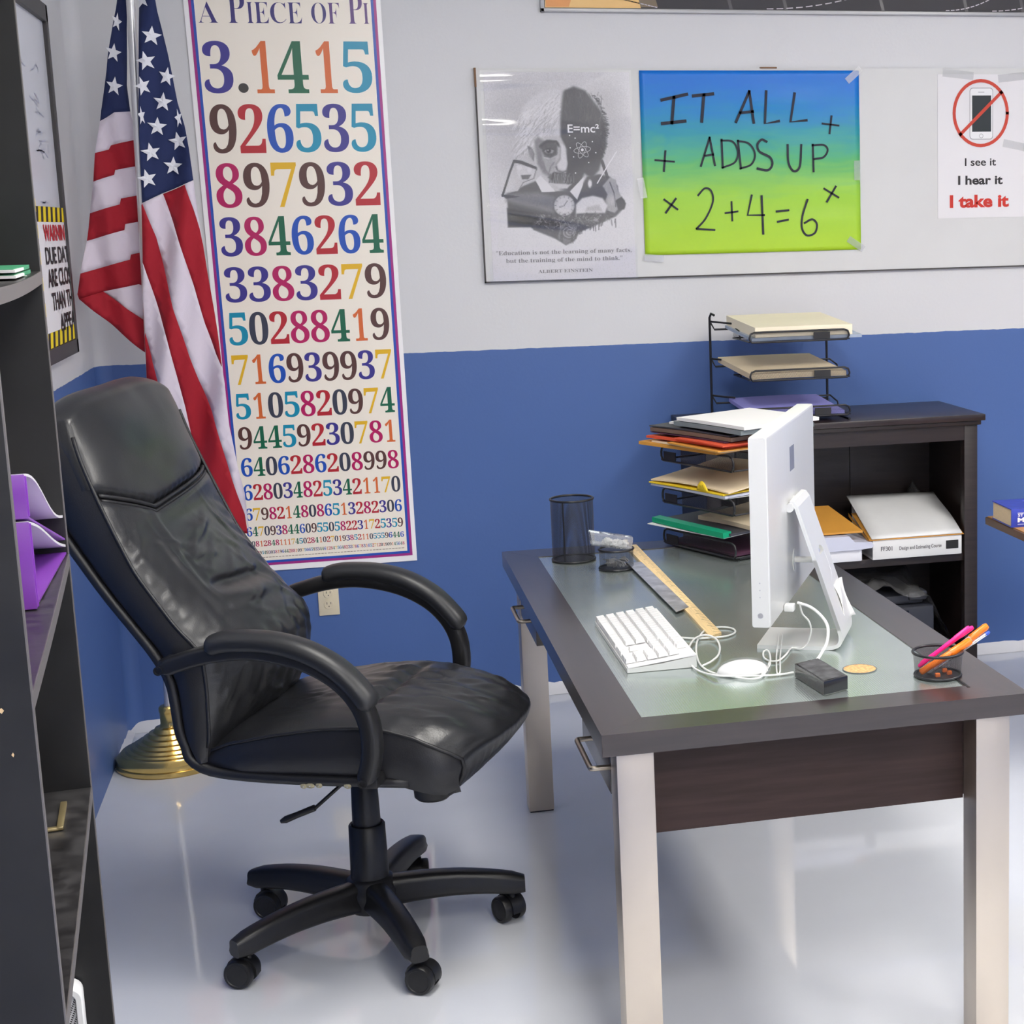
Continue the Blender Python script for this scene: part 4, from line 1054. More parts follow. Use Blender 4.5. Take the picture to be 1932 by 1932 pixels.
for k in range(26): ink.disc(.085 + .13 * hsh(k, 1), -.135 + .11 * hsh(k, 2), .006 + .008 * hsh(k, 3), rgb(206, 210, 240) if k % 3 else rgb(120, 130, 210), 1 + (k % 3), n=7)
ink.build('cover_print', bk, M_INK)
# ------------------------------------------------------------------ desk
M_DESK = mat('espresso_desk_wood', (0.021, 0.0115, 0.0105, 1), .30, var=.22, vscale=5, stretch=(14, 1, 14), bump=.04, bscale=80, spec=.6, coat=.6, coat_r=.22)
M_DESKX = mat('espresso_desk_wood_across', (0.021, 0.0115, 0.0105, 1), .30, var=.22, vscale=5, stretch=(1, 14, 14), bump=.04, bscale=80, spec=.6, coat=.6, coat_r=.22)
M_STEEL = mat('brushed_nickel', (0.62, 0.55, 0.47, 1), .40, 1.0, var=.05, vscale=3, bump=.05, bscale=40)
M_HANDLE = mat('dark_nickel', (0.42, 0.37, 0.31, 1), .35, 1.0)
dx0, dx1, dy0, dy1, dz, dth = .432, 1.288, 2.934, 4.758, .75, .043
gx0_, gx1_, gy0_, gy1_ = .524, 1.187, 3.023, 4.645
dk = thing('desk', 'large espresso desk with ribbed glass inset and brushed metal legs', 'desk', ((dx0 + dx1) / 2, (dy0 + dy1) / 2, 0))
def mitre(name, pts, m):
    b = MB(); M = Matrix.Translation((0, 0, dz - dth)); b.prism(pts, dth, 0, M); 
    bm = bmesh.new()
    return b.build(name, m, dk, 30)
g = .0004
mitre('top_rail', [(dx0, dy0), (gx0_ - g, gy0_), (gx0_ - g, gy1_), (dx0, dy1)][::-1], M_DESK)
mitre('top_rail', [(gx1_, gy0_), (dx1, dy0), (dx1, dy1), (gx1_, gy1_)], M_DESK)
mitre('top_rail', [(dx0 + g, dy0), (dx1 - g, dy0), (gx1_ - g, gy0_), (gx0_ + g, gy0_)], M_DESKX)
mitre('top_rail', [(gx0_ + g, gy1_), (gx1_ - g, gy1_), (dx1 - g, dy1), (dx0 + g, dy1)], M_DESKX)
# ribbed glass panel
m = bpy.data.materials.new('ribbed_glass'); m.use_nodes = True
nt = m.node_tree; pb = nt.nodes['Principled BSDF']; L = nt.links.new
tc = nt.nodes.new('ShaderNodeTexCoord'); n1 = nt.nodes.new('ShaderNodeTexNoise'); n1.inputs['Scale'].default_value = 3.5; n1.inputs['Detail'].default_value = 6; L(tc.outputs['Object'], n1.inputs['Vector'])
mx = nt.nodes.new('ShaderNodeMix'); mx.data_type = 'RGBA'; mx.inputs[6].default_value = (0.40, 0.47, 0.46, 1); mx.inputs[7].default_value = (0.52, 0.58, 0.56, 1); L(n1.outputs['Fac'], mx.inputs[0]); L(mx.outputs[2], pb.inputs['Base Color'])
wv = nt.nodes.new('ShaderNodeTexWave'); wv.wave_type = 'BANDS'; wv.bands_direction = 'X'; wv.inputs['Scale'].default_value = 62; L(tc.outputs['Object'], wv.inputs['Vector'])
bp = nt.nodes.new('ShaderNodeBump'); bp.inputs['Strength'].default_value = .12; bp.inputs['Distance'].default_value = .001; L(wv.outputs['Fac'], bp.inputs['Height']); L(bp.outputs[0], pb.inputs['Normal'])
pb.inputs['Roughness'].default_value = .27; pb.inputs['Specular IOR Level'].default_value = .9; pb.inputs['Metallic'].default_value = .72; pb.inputs['Coat Weight'].default_value = .5; pb.inputs['Coat Roughness'].default_value = .16
n2 = nt.nodes.new('ShaderNodeTexNoise'); n2.inputs['Scale'].default_value = 9; mr = nt.nodes.new('ShaderNodeMapRange'); mr.inputs[3].default_value = .16; mr.inputs[4].default_value = .30
L(tc.outputs['Object'], n2.inputs['Vector']); L(n2.outputs['Fac'], mr.inputs[0]); L(mr.outputs[0], pb.inputs['Roughness'])
M_RIB = m
b = MB(); b.box(gx0_, gx1_, gy0_, gy1_, dz - .012, dz - .0018); b.build('glass_panel', M_RIB, dk)
b = MB(); b.box(dx0 + .04, dx1 - .04, dy0 + .04, dy1 - .04, dz - dth - .004, dz - dth + .02); b.build('underboard', M_DESK, dk)
b = MB(); b.box(gx1_ - .0003, gx1_ + .006, 3.01, 3.075, dz - .0008, dz + .0006); look(b.build('tape_strip', mat('black_tape', (.01, .01, .012, 1), .5), dk), 'short black tape strip at the inset corner')
b = MB(); b.lathe([(0, 0), (.034, 0), (.034, .0012), (0, .0012)], (1.026, 3.217, dz - .0016), 36)
look(b.build('grommet_hole', mat('chipboard', rgb(204, 160, 108), .8, var=.35, vscale=160), dk, 40), 'round hole showing chipboard')
b = MB(); b.lathe([(.034, 0), (.0365, 0), (.0365, .0014), (.034, .0014), (.034, 0)], (1.026, 3.217, dz - .0016), 36, caps=False); b.build('grommet_rim', mat('dark_rim', (.12, .14, .14, 1), .4), dk)
lx = ((.461, .5325), (1.183, 1.2545)); ly = ((2.953, 3.024), (4.612, 4.684))
for a in lx:
    for c in ly:
        b = MB(); b.box(a[0], a[1], c[0], c[1], .004, dz - dth, .0012); o = b.build('leg', M_STEEL, dk, 40)
        b = MB(); b.box(a[0] + .002, a[1] - .002, c[0] + .002, c[1] - .002, 0, .004); b.build('foot_pad', M_TAG, o)
b = MB(); b.box(.5325, 1.183, 3.026, 3.046, .513, dz - dth - .004); b.build('front_apron', mat('espresso_apron_wood', (0.034, 0.019, 0.017, 1), .5, var=.22, vscale=5, stretch=(1, 14, 14), spec=.25), dk)
b = MB(); b.box(.5325, 1.183, 4.60, 4.62, .513, dz - dth - .004); b.build('back_apron', M_DESKX, dk)
b = MB(); b.box(1.19, 1.21, 3.046, 4.60, .513, dz - dth - .004); b.build('side_apron', M_DESK, dk)
for y0, y1, hy0, hy1 in ((3.05, 3.42, 3.045, 3.235), (4.24, 4.60, 4.292, 4.46)):
    b = MB(); b.box(.463, .84, y0, y1, .593, dz - dth - .006, .001); o = b.build('drawer', M_DESK, dk, 40)
    b = MB(); hz = .650
    b.tube(smooth_path([(.463, hy0, hz), (.432, hy0, hz), (.426, hy0 + .004, hz), (.425, hy0 + .012, hz)], 3) + smooth_path([(.425, hy1 - .012, hz), (.426, hy1 - .004, hz), (.432, hy1, hz), (.463, hy1, hz)], 3), .0055, 12)
    b.build('handle', M_HANDLE, o, 60)

DZ = dz - .0018       # top of the glass
DW = dz               # top of the wood
# ------------------------------------------------------------------ monitor
M_ALUM = mat('satin_aluminium', (0.80, 0.80, 0.79, 1), .36, .4, bump=.03, bscale=900); M_WPL = mat('white_plastic', (.78, .78, .77, 1), .28)
M_WPL2 = mat('bright_white_plastic', (.84, .84, .85, 1), .35); M_SCREEN = mat('black_screen', (.006, .006, .008, 1), .12); M_GREYTAPE = mat('grey_tape', rgb(112, 116, 134), .6)
dvec = Vector((.425, .905, 0)).normalized(); nvec = Vector((.905, -.425, 0)).normalized()
S = .925
A0 = Vector((0.862, 3.50, 0)) * S                      # near lower edge on the screen side
zb = 1.69 - .905 * S; HH = .430 * S; WW = .61; TH = .042
Mm = Matrix((( dvec.x, nvec.x, 0, A0.x), (dvec.y, nvec.y, 0, A0.y), (0, 0, 1, 0), (0, 0, 0, 1)))     # local x along width, y to the back, z up
mo = thing('monitor', 'large aluminium computer monitor seen from behind and the side on the desk', 'monitor', tuple(Mm @ Vector((WW / 2, .03, DZ))))
b = MB()
def rr_loop(y, ins, r):
    z0, z1, x0, x1 = zb + ins, zb + HH - ins, ins, WW - ins; o_ = []
    for cx_, cz_, a0_ in ((x1 - r, z0 + r, -90), (x1 - r, z1 - r, 0), (x0 + r, z1 - r, 90), (x0 + r, z0 + r, 180)):
        for k in range(6): o_.append(Mm @ Vector((cx_ + r * math.cos(math.radians(a0_ + 18 * k)), y, cz_ + r * math.sin(math.radians(a0_ + 18 * k)))))
    return o_
b.loft([rr_loop(.003, .002, .004), rr_loop(.005, 0, .005), rr_loop(TH - .004, 0, .005), rr_loop(TH - .001, .0012, .005), rr_loop(TH, .004, .004)]); b.build('housing', M_ALUM, mo, 35)
b = MB(); x = -.0006
pts = []
r = .005
for cy_, cz_, a0_ in ((TH - .002 - r, zb + .001 + r, -90), (TH - .002 - r, zb + HH - .001 - r, 0), (.003 + r, zb + HH - .001 - r, 90), (.003 + r, zb + .001 + r, 180)):
    for k in range(5): pts.append((cy_ + r * math.cos(math.radians(a0_ + 22.5 * k)), cz_ + r * math.sin(math.radians(a0_ + 22.5 * k))))
b.loft([[Mm @ Vector((.002, p[0], p[1])) for p in pts], [Mm @ Vector((x, p[0], p[1])) for p in pts], [Mm @ Vector((x - .0008, lerp(p[0], TH / 2, .03), p[1])) for p in pts]]); sp_ = b.build('side_panel', M_WPL, mo, 40)
b = MB(); Mx = Mm @ Matrix.Translation((x - .001, TH * .5, 0)) @ Matrix.Rotation(-math.pi / 2, 4, 'Y')
b.lathe([(.0045, 0), (.006, 0), (.006, .0006), (.0045, .0006), (.0045, 0)], n=24, M=Matrix.Translation(Mx @ Vector((zb + .026, 0, 0))) @ Mx.to_3x3().to_4x4())
b.lathe([(0, 0), (.0022, 0), (.0022, .0006), (0, .0006)], n=16, M=Matrix.Translation(Mx @ Vector((zb + .026, 0, 0))) @ Mx.to_3x3().to_4x4())
for dz_ in (.095, .080, .065): b.lathe([(0, 0), (.0016, 0), (.0016, .0006), (0, .0006)], n=12, M=Matrix.Translation(Mx @ Vector((zb + dz_, 0, 0))) @ Mx.to_3x3().to_4x4())
look(b.build('touch_button', mat('pale_grey_print', rgb(196, 196, 202), .4), sp_), 'faint grey power ring and dots')
b = MB(); b.box(.02, WW - .02, .0, .0035, zb + .02, zb + HH - .02, 0, Mm); b.build('screen', M_SCREEN, mo)
b = MB(); b.box(WW * .44, WW * .53, TH - .0002, TH + .0006, zb + HH * .72, zb + HH * .855, 0, Mm); b.build('tape_patch', M_GREYTAPE, mo)
# L-shaped stand: foot under the screen, bend, leg leaning up to the hinge
cxm = WW * .5; sw = .081; st = .0085
foot0, foot1 = -.032, .158
pl = [(foot0, DZ + st / 2), (.02, DZ + st / 2), (foot1 - .045, DZ + st / 2), (foot1 - .020, DZ + st / 2 + .002), (foot1 - .006, DZ + .014), (foot1 - .003, DZ + .030), (foot1 - .006, DZ + .045)]
pl = [Vector((p[0], p[1], 0)) for p in pl]
pl = pl[:2] + smooth_path(pl[2:], 4) + [Vector((.100, .950, 0)), Vector((.062, 1.066, 0)), Vector((.055, 1.076, 0)), Vector((.047, 1.076, 0))]
def slab(b, x0, x1, i0, i1):
    rows = []
    for i in range(i0, i1 + 1):
        p = pl[i]; t = (pl[min(i + 1, len(pl) - 1)] - pl[max(i - 1, 0)]).normalized(); n = Vector((-t.y, t.x, 0)) * (st / 2)
        a, c = p + n, p - n
        rows.append([Mm @ Vector((x0, a.x, a.y)), Mm @ Vector((x1, a.x, a.y)), Mm @ Vector((x1, c.x, c.y)), Mm @ Vector((x0, c.x, c.y))])
    b.loft(rows)
b = MB(); nb = len(pl) - 4
x0, x1 = cxm - sw, cxm + sw
slab(b, x0, x1, 0, nb)
# leg with an oval cable hole: two side rails joined above and below it
q0, q1 = pl[nb - 1], Vector((.062, 1.066, 0))
def leg_pt(t): return q0.lerp(q1, t)
ta, tb_ = .34, .64; hw_ = .034
tt_ = (q1 - q0).normalized(); nn_ = Vector((-tt_.y, tt_.x, 0)) * (st / 2)
def rail(xa, xb, t):
    p = leg_pt(t); a, c = p + nn_, p - nn_
    return [Mm @ Vector((xa, a.x, a.y)), Mm @ Vector((xb, a.x, a.y)), Mm @ Vector((xb, c.x, c.y)), Mm @ Vector((xa, c.x, c.y))]
def hwid(t):
    s_ = (t - ta) / (tb_ - ta) * 2 - 1
    return hw_ * math.sqrt(max(0, 1 - abs(s_) ** 3))
b.loft([rail(x0, x1, 0), rail(x0, x1, ta)])
ts = [ta + (tb_ - ta) * k / 16 for k in range(17)]
b.loft([rail(x0, cxm - max(.0005, hwid(t)), t) for t in ts]); b.loft([rail(cxm + max(.0005, hwid(t)), x1, t) for t in ts])
b.loft([rail(x0, x1, tb_), rail(x0, x1, 1.0)])
slab(b, x0, x1, len(pl) - 3, len(pl) - 1)
b.build('stand', M_ALUM, mo, 40)
b = MB(); c0 = Mm @ Vector((x0 - .004, .0475, 1.066)); c1 = Mm @ Vector((x1 + .004, .0475, 1.066)); b.tube([c0, c1], .0095, 16)
c0 = Mm @ Vector((cxm, TH, 1.066)); c1 = Mm @ Vector((cxm, .05, 1.066)); b.tube([c0, c1], .014, 16); b.build('hinge', M_ALUM, mo, 50)
b = MB(); b.tube([Mm @ Vector((cxm, TH, .935)), Mm @ Vector((cxm, TH + .052, .935))], .007, 12); b.tube([Mm @ Vector((cxm, TH - .001, .935)), Mm @ Vector((cxm, TH + .0015, .935))], .026, 24); b.build('lock_pin', M_WPL, mo, 50)
# folded white tape on the back of the leg
b = MB(); rows = []
for i in range(9):
    t = i / 8; p = leg_pt(.30 - .32 * t)
    rows.append([Mm @ Vector((x1 - .075 + .0835 * s, p.x - nn_.x * 1.1 + .004 * math.sin(3 * s + t * 4) + .006 * (s > .9), p.y - nn_.y * 1.1)) for s in (0, .3, .6, .9, 1.0)])
b.grid(rows); b.build('paper_tape', M_PAPER, mo, 60, solid=.001)

# ------------------------------------------------------------------ desk tray rack with papers
P0 = Vector((.900, 4.694, 0)); P1 = Vector((1.063, 4.327, 0)); ex = (P1 - P0).normalized(); ey = Vector((-ex.y, ex.x, 0))
Mt = Matrix(((ex.x, ey.x, 0, P0.x), (ex.y, ey.y, 0, P0.y), (0, 0, 1, DZ), (0, 0, 0, 1)))
TW = .345; TD = .255
rk = thing('tray_rack', 'black wire tray rack on the desk behind the monitor, heaped with papers', 'tray rack', tuple(Mt @ Vector((TW / 2, TD / 2, 0))))
b = MB()
for x in (.012, TW - .012):
    b.tube([Mt @ Vector((x, TD + .008, .004)), Mt @ Vector((x, TD + .008, .315))], .0045, 8)
    b.tube([Mt @ Vector((x, TD + .008, .004)), Mt @ Vector((x, .02, .004))], .004, 8)
for z in (.06, .17, .275, .312): b.tube([Mt @ Vector((.012, TD + .008, z)), Mt @ Vector((TW - .012, TD + .008, z))], .0035, 8)
b.build('wire_frame', M_WIRE, rk, 60)
for z in (.009, .130, .253): tray(rk, Mt, TW, TD, z, .042, tagx=.018)
I4 = Mt
def sheet(name, m, x0, x1, y0, y1, z, th, label, cat, tilt=.0, curl=0.0, dx=0.0, rot=0.0, grp=None):
    b = MB(); M = Mt @ Matrix.Translation((TW / 2, TD / 2, 0)) @ Matrix.Rotation(rot, 4, 'Z') @ Matrix.Translation((-TW / 2, -TD / 2, 0))
    stack(b, M, x0, x1, y0, y1, z, th, tilt, curl, dx=dx)
    return tag(b.build(name, m, None, 60), label, cat, grp)
# lowest tray
sheet('paper_sheet', M_PAPER, -.045, .30, -.02, .24, .0625, .002, 'white sheet under the green folder on the desk rack', 'paper', .01, 0, 0, .06)
sheet('plastic_folder', M_GRNCARD, -.030, .325, -.022, .006, .067, .015, 'green plastic spine folder in the lowest tray of the desk rack', 'folder', .002, 0, 0, -.02)
sheet('file_folder', M_DARKCARD, -.020, .33, -.005, .24, .072, .006, 'dark folder behind the green spine on the desk rack', 'folder', .004, .004)
sheet('file_folder', M_TAN, .09, .36, .06, .27, .080, .012, 'tan folder behind the green folder in the lowest desk tray', 'folder', .016, .006)
sheet('paper_stack', M_PURPC, .01, .33, .01, .24, .0115, .006, 'dark papers lying in the bottom of the lowest desk tray', 'papers', .004, 0)
# middle tray
sheet('paper_sheet', M_PAPER, .004, .32, -.010, .22, .1745, .002, 'white sheet at the bottom of the middle desk tray pile', 'paper', .0, .002, 0, -.02)
sheet('paper_stack', M_GREYV, -.030, .32, -.018, .23, .178, .006, 'pale papers under the yellow folder in the middle desk tray', 'papers', .004, .002, 0, .02)
sheet('file_folder', M_YELCARD, -.034, .315, -.022, .23, .1855, .0035, 'yellow folder in the middle tray of the desk rack', 'folder', .006, .004, 0, .02)
sheet('file_folder', M_TAN, -.034, .33, -.014, .24, .1915, .004, 'tan folder on top in the middle tray of the desk rack', 'folder', .03, .014, 0, .02)
b = MB()
rows = [[Mt @ Vector((.205 + .05 * s, -.026 + .004 * t, .192 + .026 * t * math.sin(math.pi * min(1, .15 + s * .85)) )) for s in [k / 8 for k in range(9)]] for t in (0, .5, 1)]
b.grid(rows, flip=True); o = tag(b.build('sticky_note', M_YELCARD, None, 60, solid=.0006), 'yellow sticky note with a scribble curling up from the middle desk tray', 'note')
ink = Ink(lambda u, v, l: Mt @ Vector((u, -.0268 - .0004 * l, v)))
ink.stroke([(.222, .206), (.224, .198), (.228, .206), (.232, .198), (.236, .208), (.240, .199)], .0018, rgb(60, 60, 30), 2); ink.build('scribble', o, M_INK)
# heap on the top tray
sheet('envelope', M_ENV, -.062, .29, -.03, .23, 0.2985, 0.0092, 'orange envelope at the bottom of the heap on the desk rack', 'envelope', .005, 0, 0, .05)
sheet('file_folder', M_TAN, .0, .34, -.034, .24, 0.3087, 0.0040, 'tan folder just above the orange envelope in the desk heap', 'folder', .0, 0, 0, -.02)
sheet('envelope', M_ENV, .10, .36, -.045, .23, 0.3137, 0.0033, 'small orange envelope poking out of the heap on the desk rack', 'envelope', .0, 0, 0, -.06)
sheet('file_folder', M_REDCARD, -.038, .33, -.022, .24, 0.3183, 0.0066, 'orange-red folder in the heap on the desk rack', 'folder', .004, .003, 0, .03)
sheet('file_folder', M_REDCARD, .12, .365, -.035, .24, 0.3272, 0.0040, 'orange-red folder pushed right in the heap on the desk rack', 'folder', .004, .003, 0, -.05)
sheet('file_folder', M_PURPC, -.028, .33, -.016, .24, 0.3332, 0.0026, 'plum folder above the orange-red ones in the desk heap', 'folder', .004, .002)
sheet('file_folder', M_BROWNCARD, -.034, .34, -.01, .24, 0.3371, 0.0106, 'brown card folder near the top of the heap on the desk rack', 'folder', .006, .004, 0, .03)
sheet('notebook', M_DARKCARD, -.040, .33, -.008, .24, 0.3497, 0.0033, 'thin black notebook lying over the brown folder in the desk heap', 'notebook', .006, .004, 0, .03)
sheet('paper_sheet', M_PAPER, .002, .10, .03, .2, 0.3556, 0.0066, 'crumpled white papers showing on the left of the desk heap', 'paper', .006, .004)
sheet('notebook', mat('grey_green_cover', rgb(120, 128, 132), .5), .072, .40, -.004, .25, 0.3602, 0.0119, 'grey-green notebook on top of the desk heap', 'notebook', .0, .003, 0, -.03)
sheet('paper_stack', M_PAPER, .082, .41, .0, .26, 0.3747, 0.0092, 'white paper block at the very top of the desk heap', 'papers', .004, .002, 0, -.03)

# ------------------------------------------------------------------ keyboard
kx0, kx1, ky0, ky1 = .553, .703, 3.345, 3.79
kb = thing('keyboard', 'white full-size keyboard with clear base on the desk', 'keyboard', ((kx0 + kx1) / 2, (ky0 + ky1) / 2, DZ))
M_ACRYL = mat('frosted_acrylic', (.62, .63, .62, 1), .15, spec=.6); M_KEY = mat('white_key', (.84, .84, .84, 1), .4)
def kz(x): return lerp(.010, .026, (x - kx0) / (kx1 - kx0))
b = MB()
b.loft([[(kx0, y, DZ + .001), (kx1, y, DZ + .001), (kx1, y, DZ + kz(kx1)), ((kx0 + kx1) / 2, y, DZ + kz((kx0 + kx1) / 2) - .0025), (kx0, y, DZ + kz(kx0))] for y in (ky0, ky1)]); b.build('base', M_ACRYL, kb, 30)
b = MB(); b.loft([[(kx0 + .002, y, DZ + kz(kx0) + .0005), (kx1 - .001, y, DZ + kz(kx1) + .0005), (kx1 - .001, y, DZ + kz(kx1) + .004), ((kx0 + kx1) / 2, y, DZ + kz((kx0 + kx1) / 2) + .0012), (kx0 + .002, y, DZ + kz(kx0) + .003)] for y in (ky0 + .001, ky1 - .001)]); b.build('top_plate', M_WPL2, kb, 30)
kproto = {}
def key(xc, yc, w, hgt=.0175):
    k = (round(w, 4), round(hgt, 4))
    if k not in kproto:
        b = MB(); b.loft([[(-hgt / 2, -w / 2, 0), (hgt / 2, -w / 2, 0), (hgt / 2, w / 2, 0), (-hgt / 2, w / 2, 0)], [(-hgt / 2 + .002, -w / 2 + .002, .008), (hgt / 2 - .002, -w / 2 + .002, .008), (hgt / 2 - .002, w / 2 - .002, .008), (-hgt / 2 + .002, w / 2 - .002, .008)]])
        o = b.build('key', M_KEY, kb, None, local=True); kproto[k] = o
    else:
        o = kproto[k].copy(); COL.objects.link(o); o.parent = kb
    o.location = (xc - kb.location.x, yc - kb.location.y, kz(xc) + .0045); o.rotation_euler = (0, -math.atan(.016 / .15), 0)
pitch = .0198; top_y = ky1 - .0125
rowx = [kx0 + .0125 + i * .0237 for i in range(5)]
def run(x, start, widths, h=.0215):
    y = top_y - start * pitch
    for w in widths:
        key(x, y - (w - 1) * pitch / 2, w * pitch - .0010, h); y -= w * pitch
run(rowx[0], 0, [1.5, 1, 1.25, 6, 1.25, 1, 2]); run(rowx[0], 14.7, [1, 1, 1]); run(rowx[0], 18.1, [2, 1])
run(rowx[1], 0, [2.25] + [1] * 10 + [1.75]); run(rowx[1], 15.7, [1]); run(rowx[1], 18.1, [1, 1, 1])
run(rowx[2], 0, [1.75] + [1] * 11 + [1.25]); run(rowx[2], 18.1, [1, 1, 1])
run(rowx[3], 0, [1.5] + [1] * 12 + [.9]); run(rowx[3], 14.7, [1, 1, 1]); run(rowx[3], 18.1, [1, 1, 1])
run(rowx[4], 0, [1] * 14); run(rowx[4], 14.7, [1, 1, 1]); run(rowx[4], 18.1, [1, 1, 1])
run(rowx[4] + .0237, 0, [1.03] * 14); run(rowx[4] + .0237, 14.7, [1, 1, 1]); run(rowx[4] + .0237, 18.1, [1])

# ------------------------------------------------------------------ rulers
M_RULER = mat('pale_varnished_wood', rgb(238, 208, 154), .42, var=.12, vscale=10, stretch=(30, 1, 30)); M_STLR = mat('scuffed_steel', (.68, .68, .71, 1), .32, .7, var=.3, vscale=18, rvar=.12)
ru = thing('yardstick', 'long wooden yardstick lying along the desk beside the keyboard', 'ruler', (.8, 4.1, DZ))
b = MB(); b.loft([[(.783, 3.572, DZ + .0005), (.816, 3.598, DZ + .0005), (.816, 3.598, DZ + .0065), (.783, 3.572, DZ + .0065)], [(.786, 4.70, DZ + .0005), (.818, 4.70, DZ + .0005), (.818, 4.70, DZ + .0065), (.786, 4.70, DZ + .0065)]]); b.build('blade', M_RULER, ru)
b = MB()
for k in range(70): b.box(.808 - (.004 if k % 4 else .009), .815, 3.61 + k * .0155, 3.6107 + k * .0155, DZ + .0064, DZ + .0068)
b.build('tick_mark', M_DARKSLOT, ru)
b = MB(); b.loft([[(.757, 3.825, DZ + .0072), (.797, 3.866, DZ + .0072), (.797, 3.866, DZ + .0084), (.757, 3.825, DZ + .0084)], [(.745, 4.44, DZ + .0072), (.785, 4.44, DZ + .0072), (.785, 4.44, DZ + .0084), (.745, 4.44, DZ + .0084)]])
tag(b.build('steel_ruler', M_STLR, None), 'scuffed steel ruler lying across the wooden yardstick', 'ruler')

# ------------------------------------------------------------------ wire-mesh cups
def mesh_cup(name, label, cat, cx, cy, r, h, z0, seam=False, band=True, rt=None):
    rt = rt or r
    t = thing(name, label, cat, (cx, cy, z0))
    m = wire_mesh_mat('cup_wire_mesh', .0030, .60 if h > .1 else .42, color=(.03, .03, .036, 1), cyl=True, rad=r)
    n = 48
    b = MB()
    b.grid([[(lerp(r, rt, k / 6) * math.cos(2 * math.pi * i / n), lerp(r, rt, k / 6) * math.sin(2 * math.pi * i / n), .003 + (h - .003) * k / 6) for i in range(n)] for k in range(7)], close_u=True)
    o = b.build('mesh_wall', m, t, 180, local=True)
    b = MB()
    for zz, rr, tk in ((h, rt, .0032), (.004, r, .003)):
        b.tube([(rr * math.cos(2 * math.pi * i / n), rr * math.sin(2 * math.pi * i / n), zz) for i in range(n)], tk, 8, closed=True)
    if seam:
        a = math.radians(-122); b.tube([(r * math.cos(a), r * math.sin(a), 0.004), (rt * math.cos(a), rt * math.sin(a), h)], .0022, 6)
    b.build('rim', M_WIRE, t, 60, local=True)
    b = MB(); b.lathe([(0, .001), (r, .001), (r, .0035), (0, .0035)], n=n); b.build('bottom', M_WIRE, t, 40, local=True)
    return t
mesh_cup('mesh_cup', 'tall black wire-mesh cup standing empty at the back left corner of the desk', 'cup', .616, 4.573, .060, .176, DZ, True)
mesh_cup('mesh_cup', 'short black wire-mesh cup with a clear box resting across it', 'cup', .711, 4.412, .047, .056, DZ, False)
pc = (1.163, 3.116)
mesh_cup('mesh_cup', 'short black wire-mesh cup holding pink and orange highlighters at the near right desk corner', 'cup', pc[0], pc[1], .0475, .052, DZ, False, rt=.0515)
# clear box across the short cup, white scraps in the cup
M_CLEAR = clear_mat('clear_acrylic', (.93, .94, .96, 1), .20, .05, haze=.16)
pa, pb_ = on_y(1119, 1012, 4.39), on_y(1186, 1026, 4.39)
ax = (pb_ - pa).normalized(); az = Vector((0, 0, 1)); az = (az - ax * az.dot(ax)).normalized(); ay = az.cross(ax)
mid = (pa + pb_) / 2
Mc = Matrix(((ax.x, ay.x, az.x, mid.x), (ax.y, ay.y, az.y, mid.y), (ax.z, ay.z, az.z, mid.z), (0, 0, 0, 1))) @ Matrix.Rotation(math.radians(-4), 4, 'Y')
Lb = (pb_ - pa).length / 2 + .006
cb = thing('clear_box', 'clear faceted plastic box of white scraps tilted across the short mesh cup', 'box', tuple(mid))
b = MB(); hexa = [(-.022, -.011), (-.010, -.020), (.010, -.020), (.022, -.011), (.022, .011), (.012, .018), (-.012, .018), (-.022, .011)]
b.loft([[Mc @ Vector((-Lb - (.006 if z > 0 else -.004), y, z)) for y, z in hexa], [Mc @ Vector((Lb, y, z)) for y, z in hexa]]); b.build('shell', M_CLEAR, cb, 20)
rnd = random.Random(3)
b = MB()
for k in range(70):
    c = Mc @ Vector((rnd.uniform(-.02, Lb - .008), rnd.uniform(-.014, .014), rnd.uniform(-.014, .002))); s_ = rnd.uniform(.0025, .0055)
    b.box(-s_, s_, -s_, s_, -s_ * .6, s_ * .6, 0, Matrix.Translation(c) @ Matrix.Rotation(rnd.uniform(0, 3), 4, 'Z') @ Matrix.Rotation(rnd.uniform(0, 3), 4, 'X'))
o = b.build('foam_scraps', M_PAPER, cb); o['kind'] = 'stuff'
b = MB()
for k in range(26):
    a, rr = rnd.uniform(0, 6.28), .034 * math.sqrt(rnd.random()); s_ = rnd.uniform(.006, .011)
    b.box(-s_, s_, -s_ * .7, s_ * .7, -.001, .001, 0, Matrix.Translation((.711 + rr * math.cos(a), 4.412 + rr * math.sin(a), DZ + rnd.uniform(.012, .032))) @ Matrix.Rotation(rnd.uniform(0, 3), 4, 'Z') @ Matrix.Rotation(rnd.uniform(0, 2), 4, 'X'))
o = tag(b.build('foil_scraps', mat('pale_foil', (.6, .6, .62, 1), .3, .5), None), 'crumpled pale foil scraps inside the short mesh cup under the clear box', 'scraps'); o['kind'] = 'stuff'
# pens
def pen(name, label, p0, p1, r0, r1, m, cap=None, cat='pen', capm=None):
    p0, p1 = Vector(p0), Vector(p1); t = thing(name, label, cat, tuple(p0))
    d = p1 - p0
    c = cap if cap else 1.0
    b = MB(); b.tube([p0, p0 + d * .02, p0 + d * c * .97, p0 + d * c], lambda s: r0 * (.6 if s == 0 else 1), 14); b.build('barrel', m, t, 50)
    if cap:
        b = MB(); b.tube([p0 + d * (c - .02), p0 + d * (c + .02), p0 + d * .97, p1], lambda s: r1 * (.72 if s == 1 else 1), 14); b.build('cap', capm or m, t, 50)
    return t
M_PINK = mat('hot_pink_plastic', rgb(250, 20, 140), .3); M_ORNG = mat('neon_orange_plastic', rgb(255, 128, 20), .3); M_BLUE = mat('blue_plastic', rgb(50, 90, 220), .3); M_RUBB = mat('orange_rubber', rgb(240, 120, 40), .5)
def pp(u, v, y): return on_y(u, v, y)
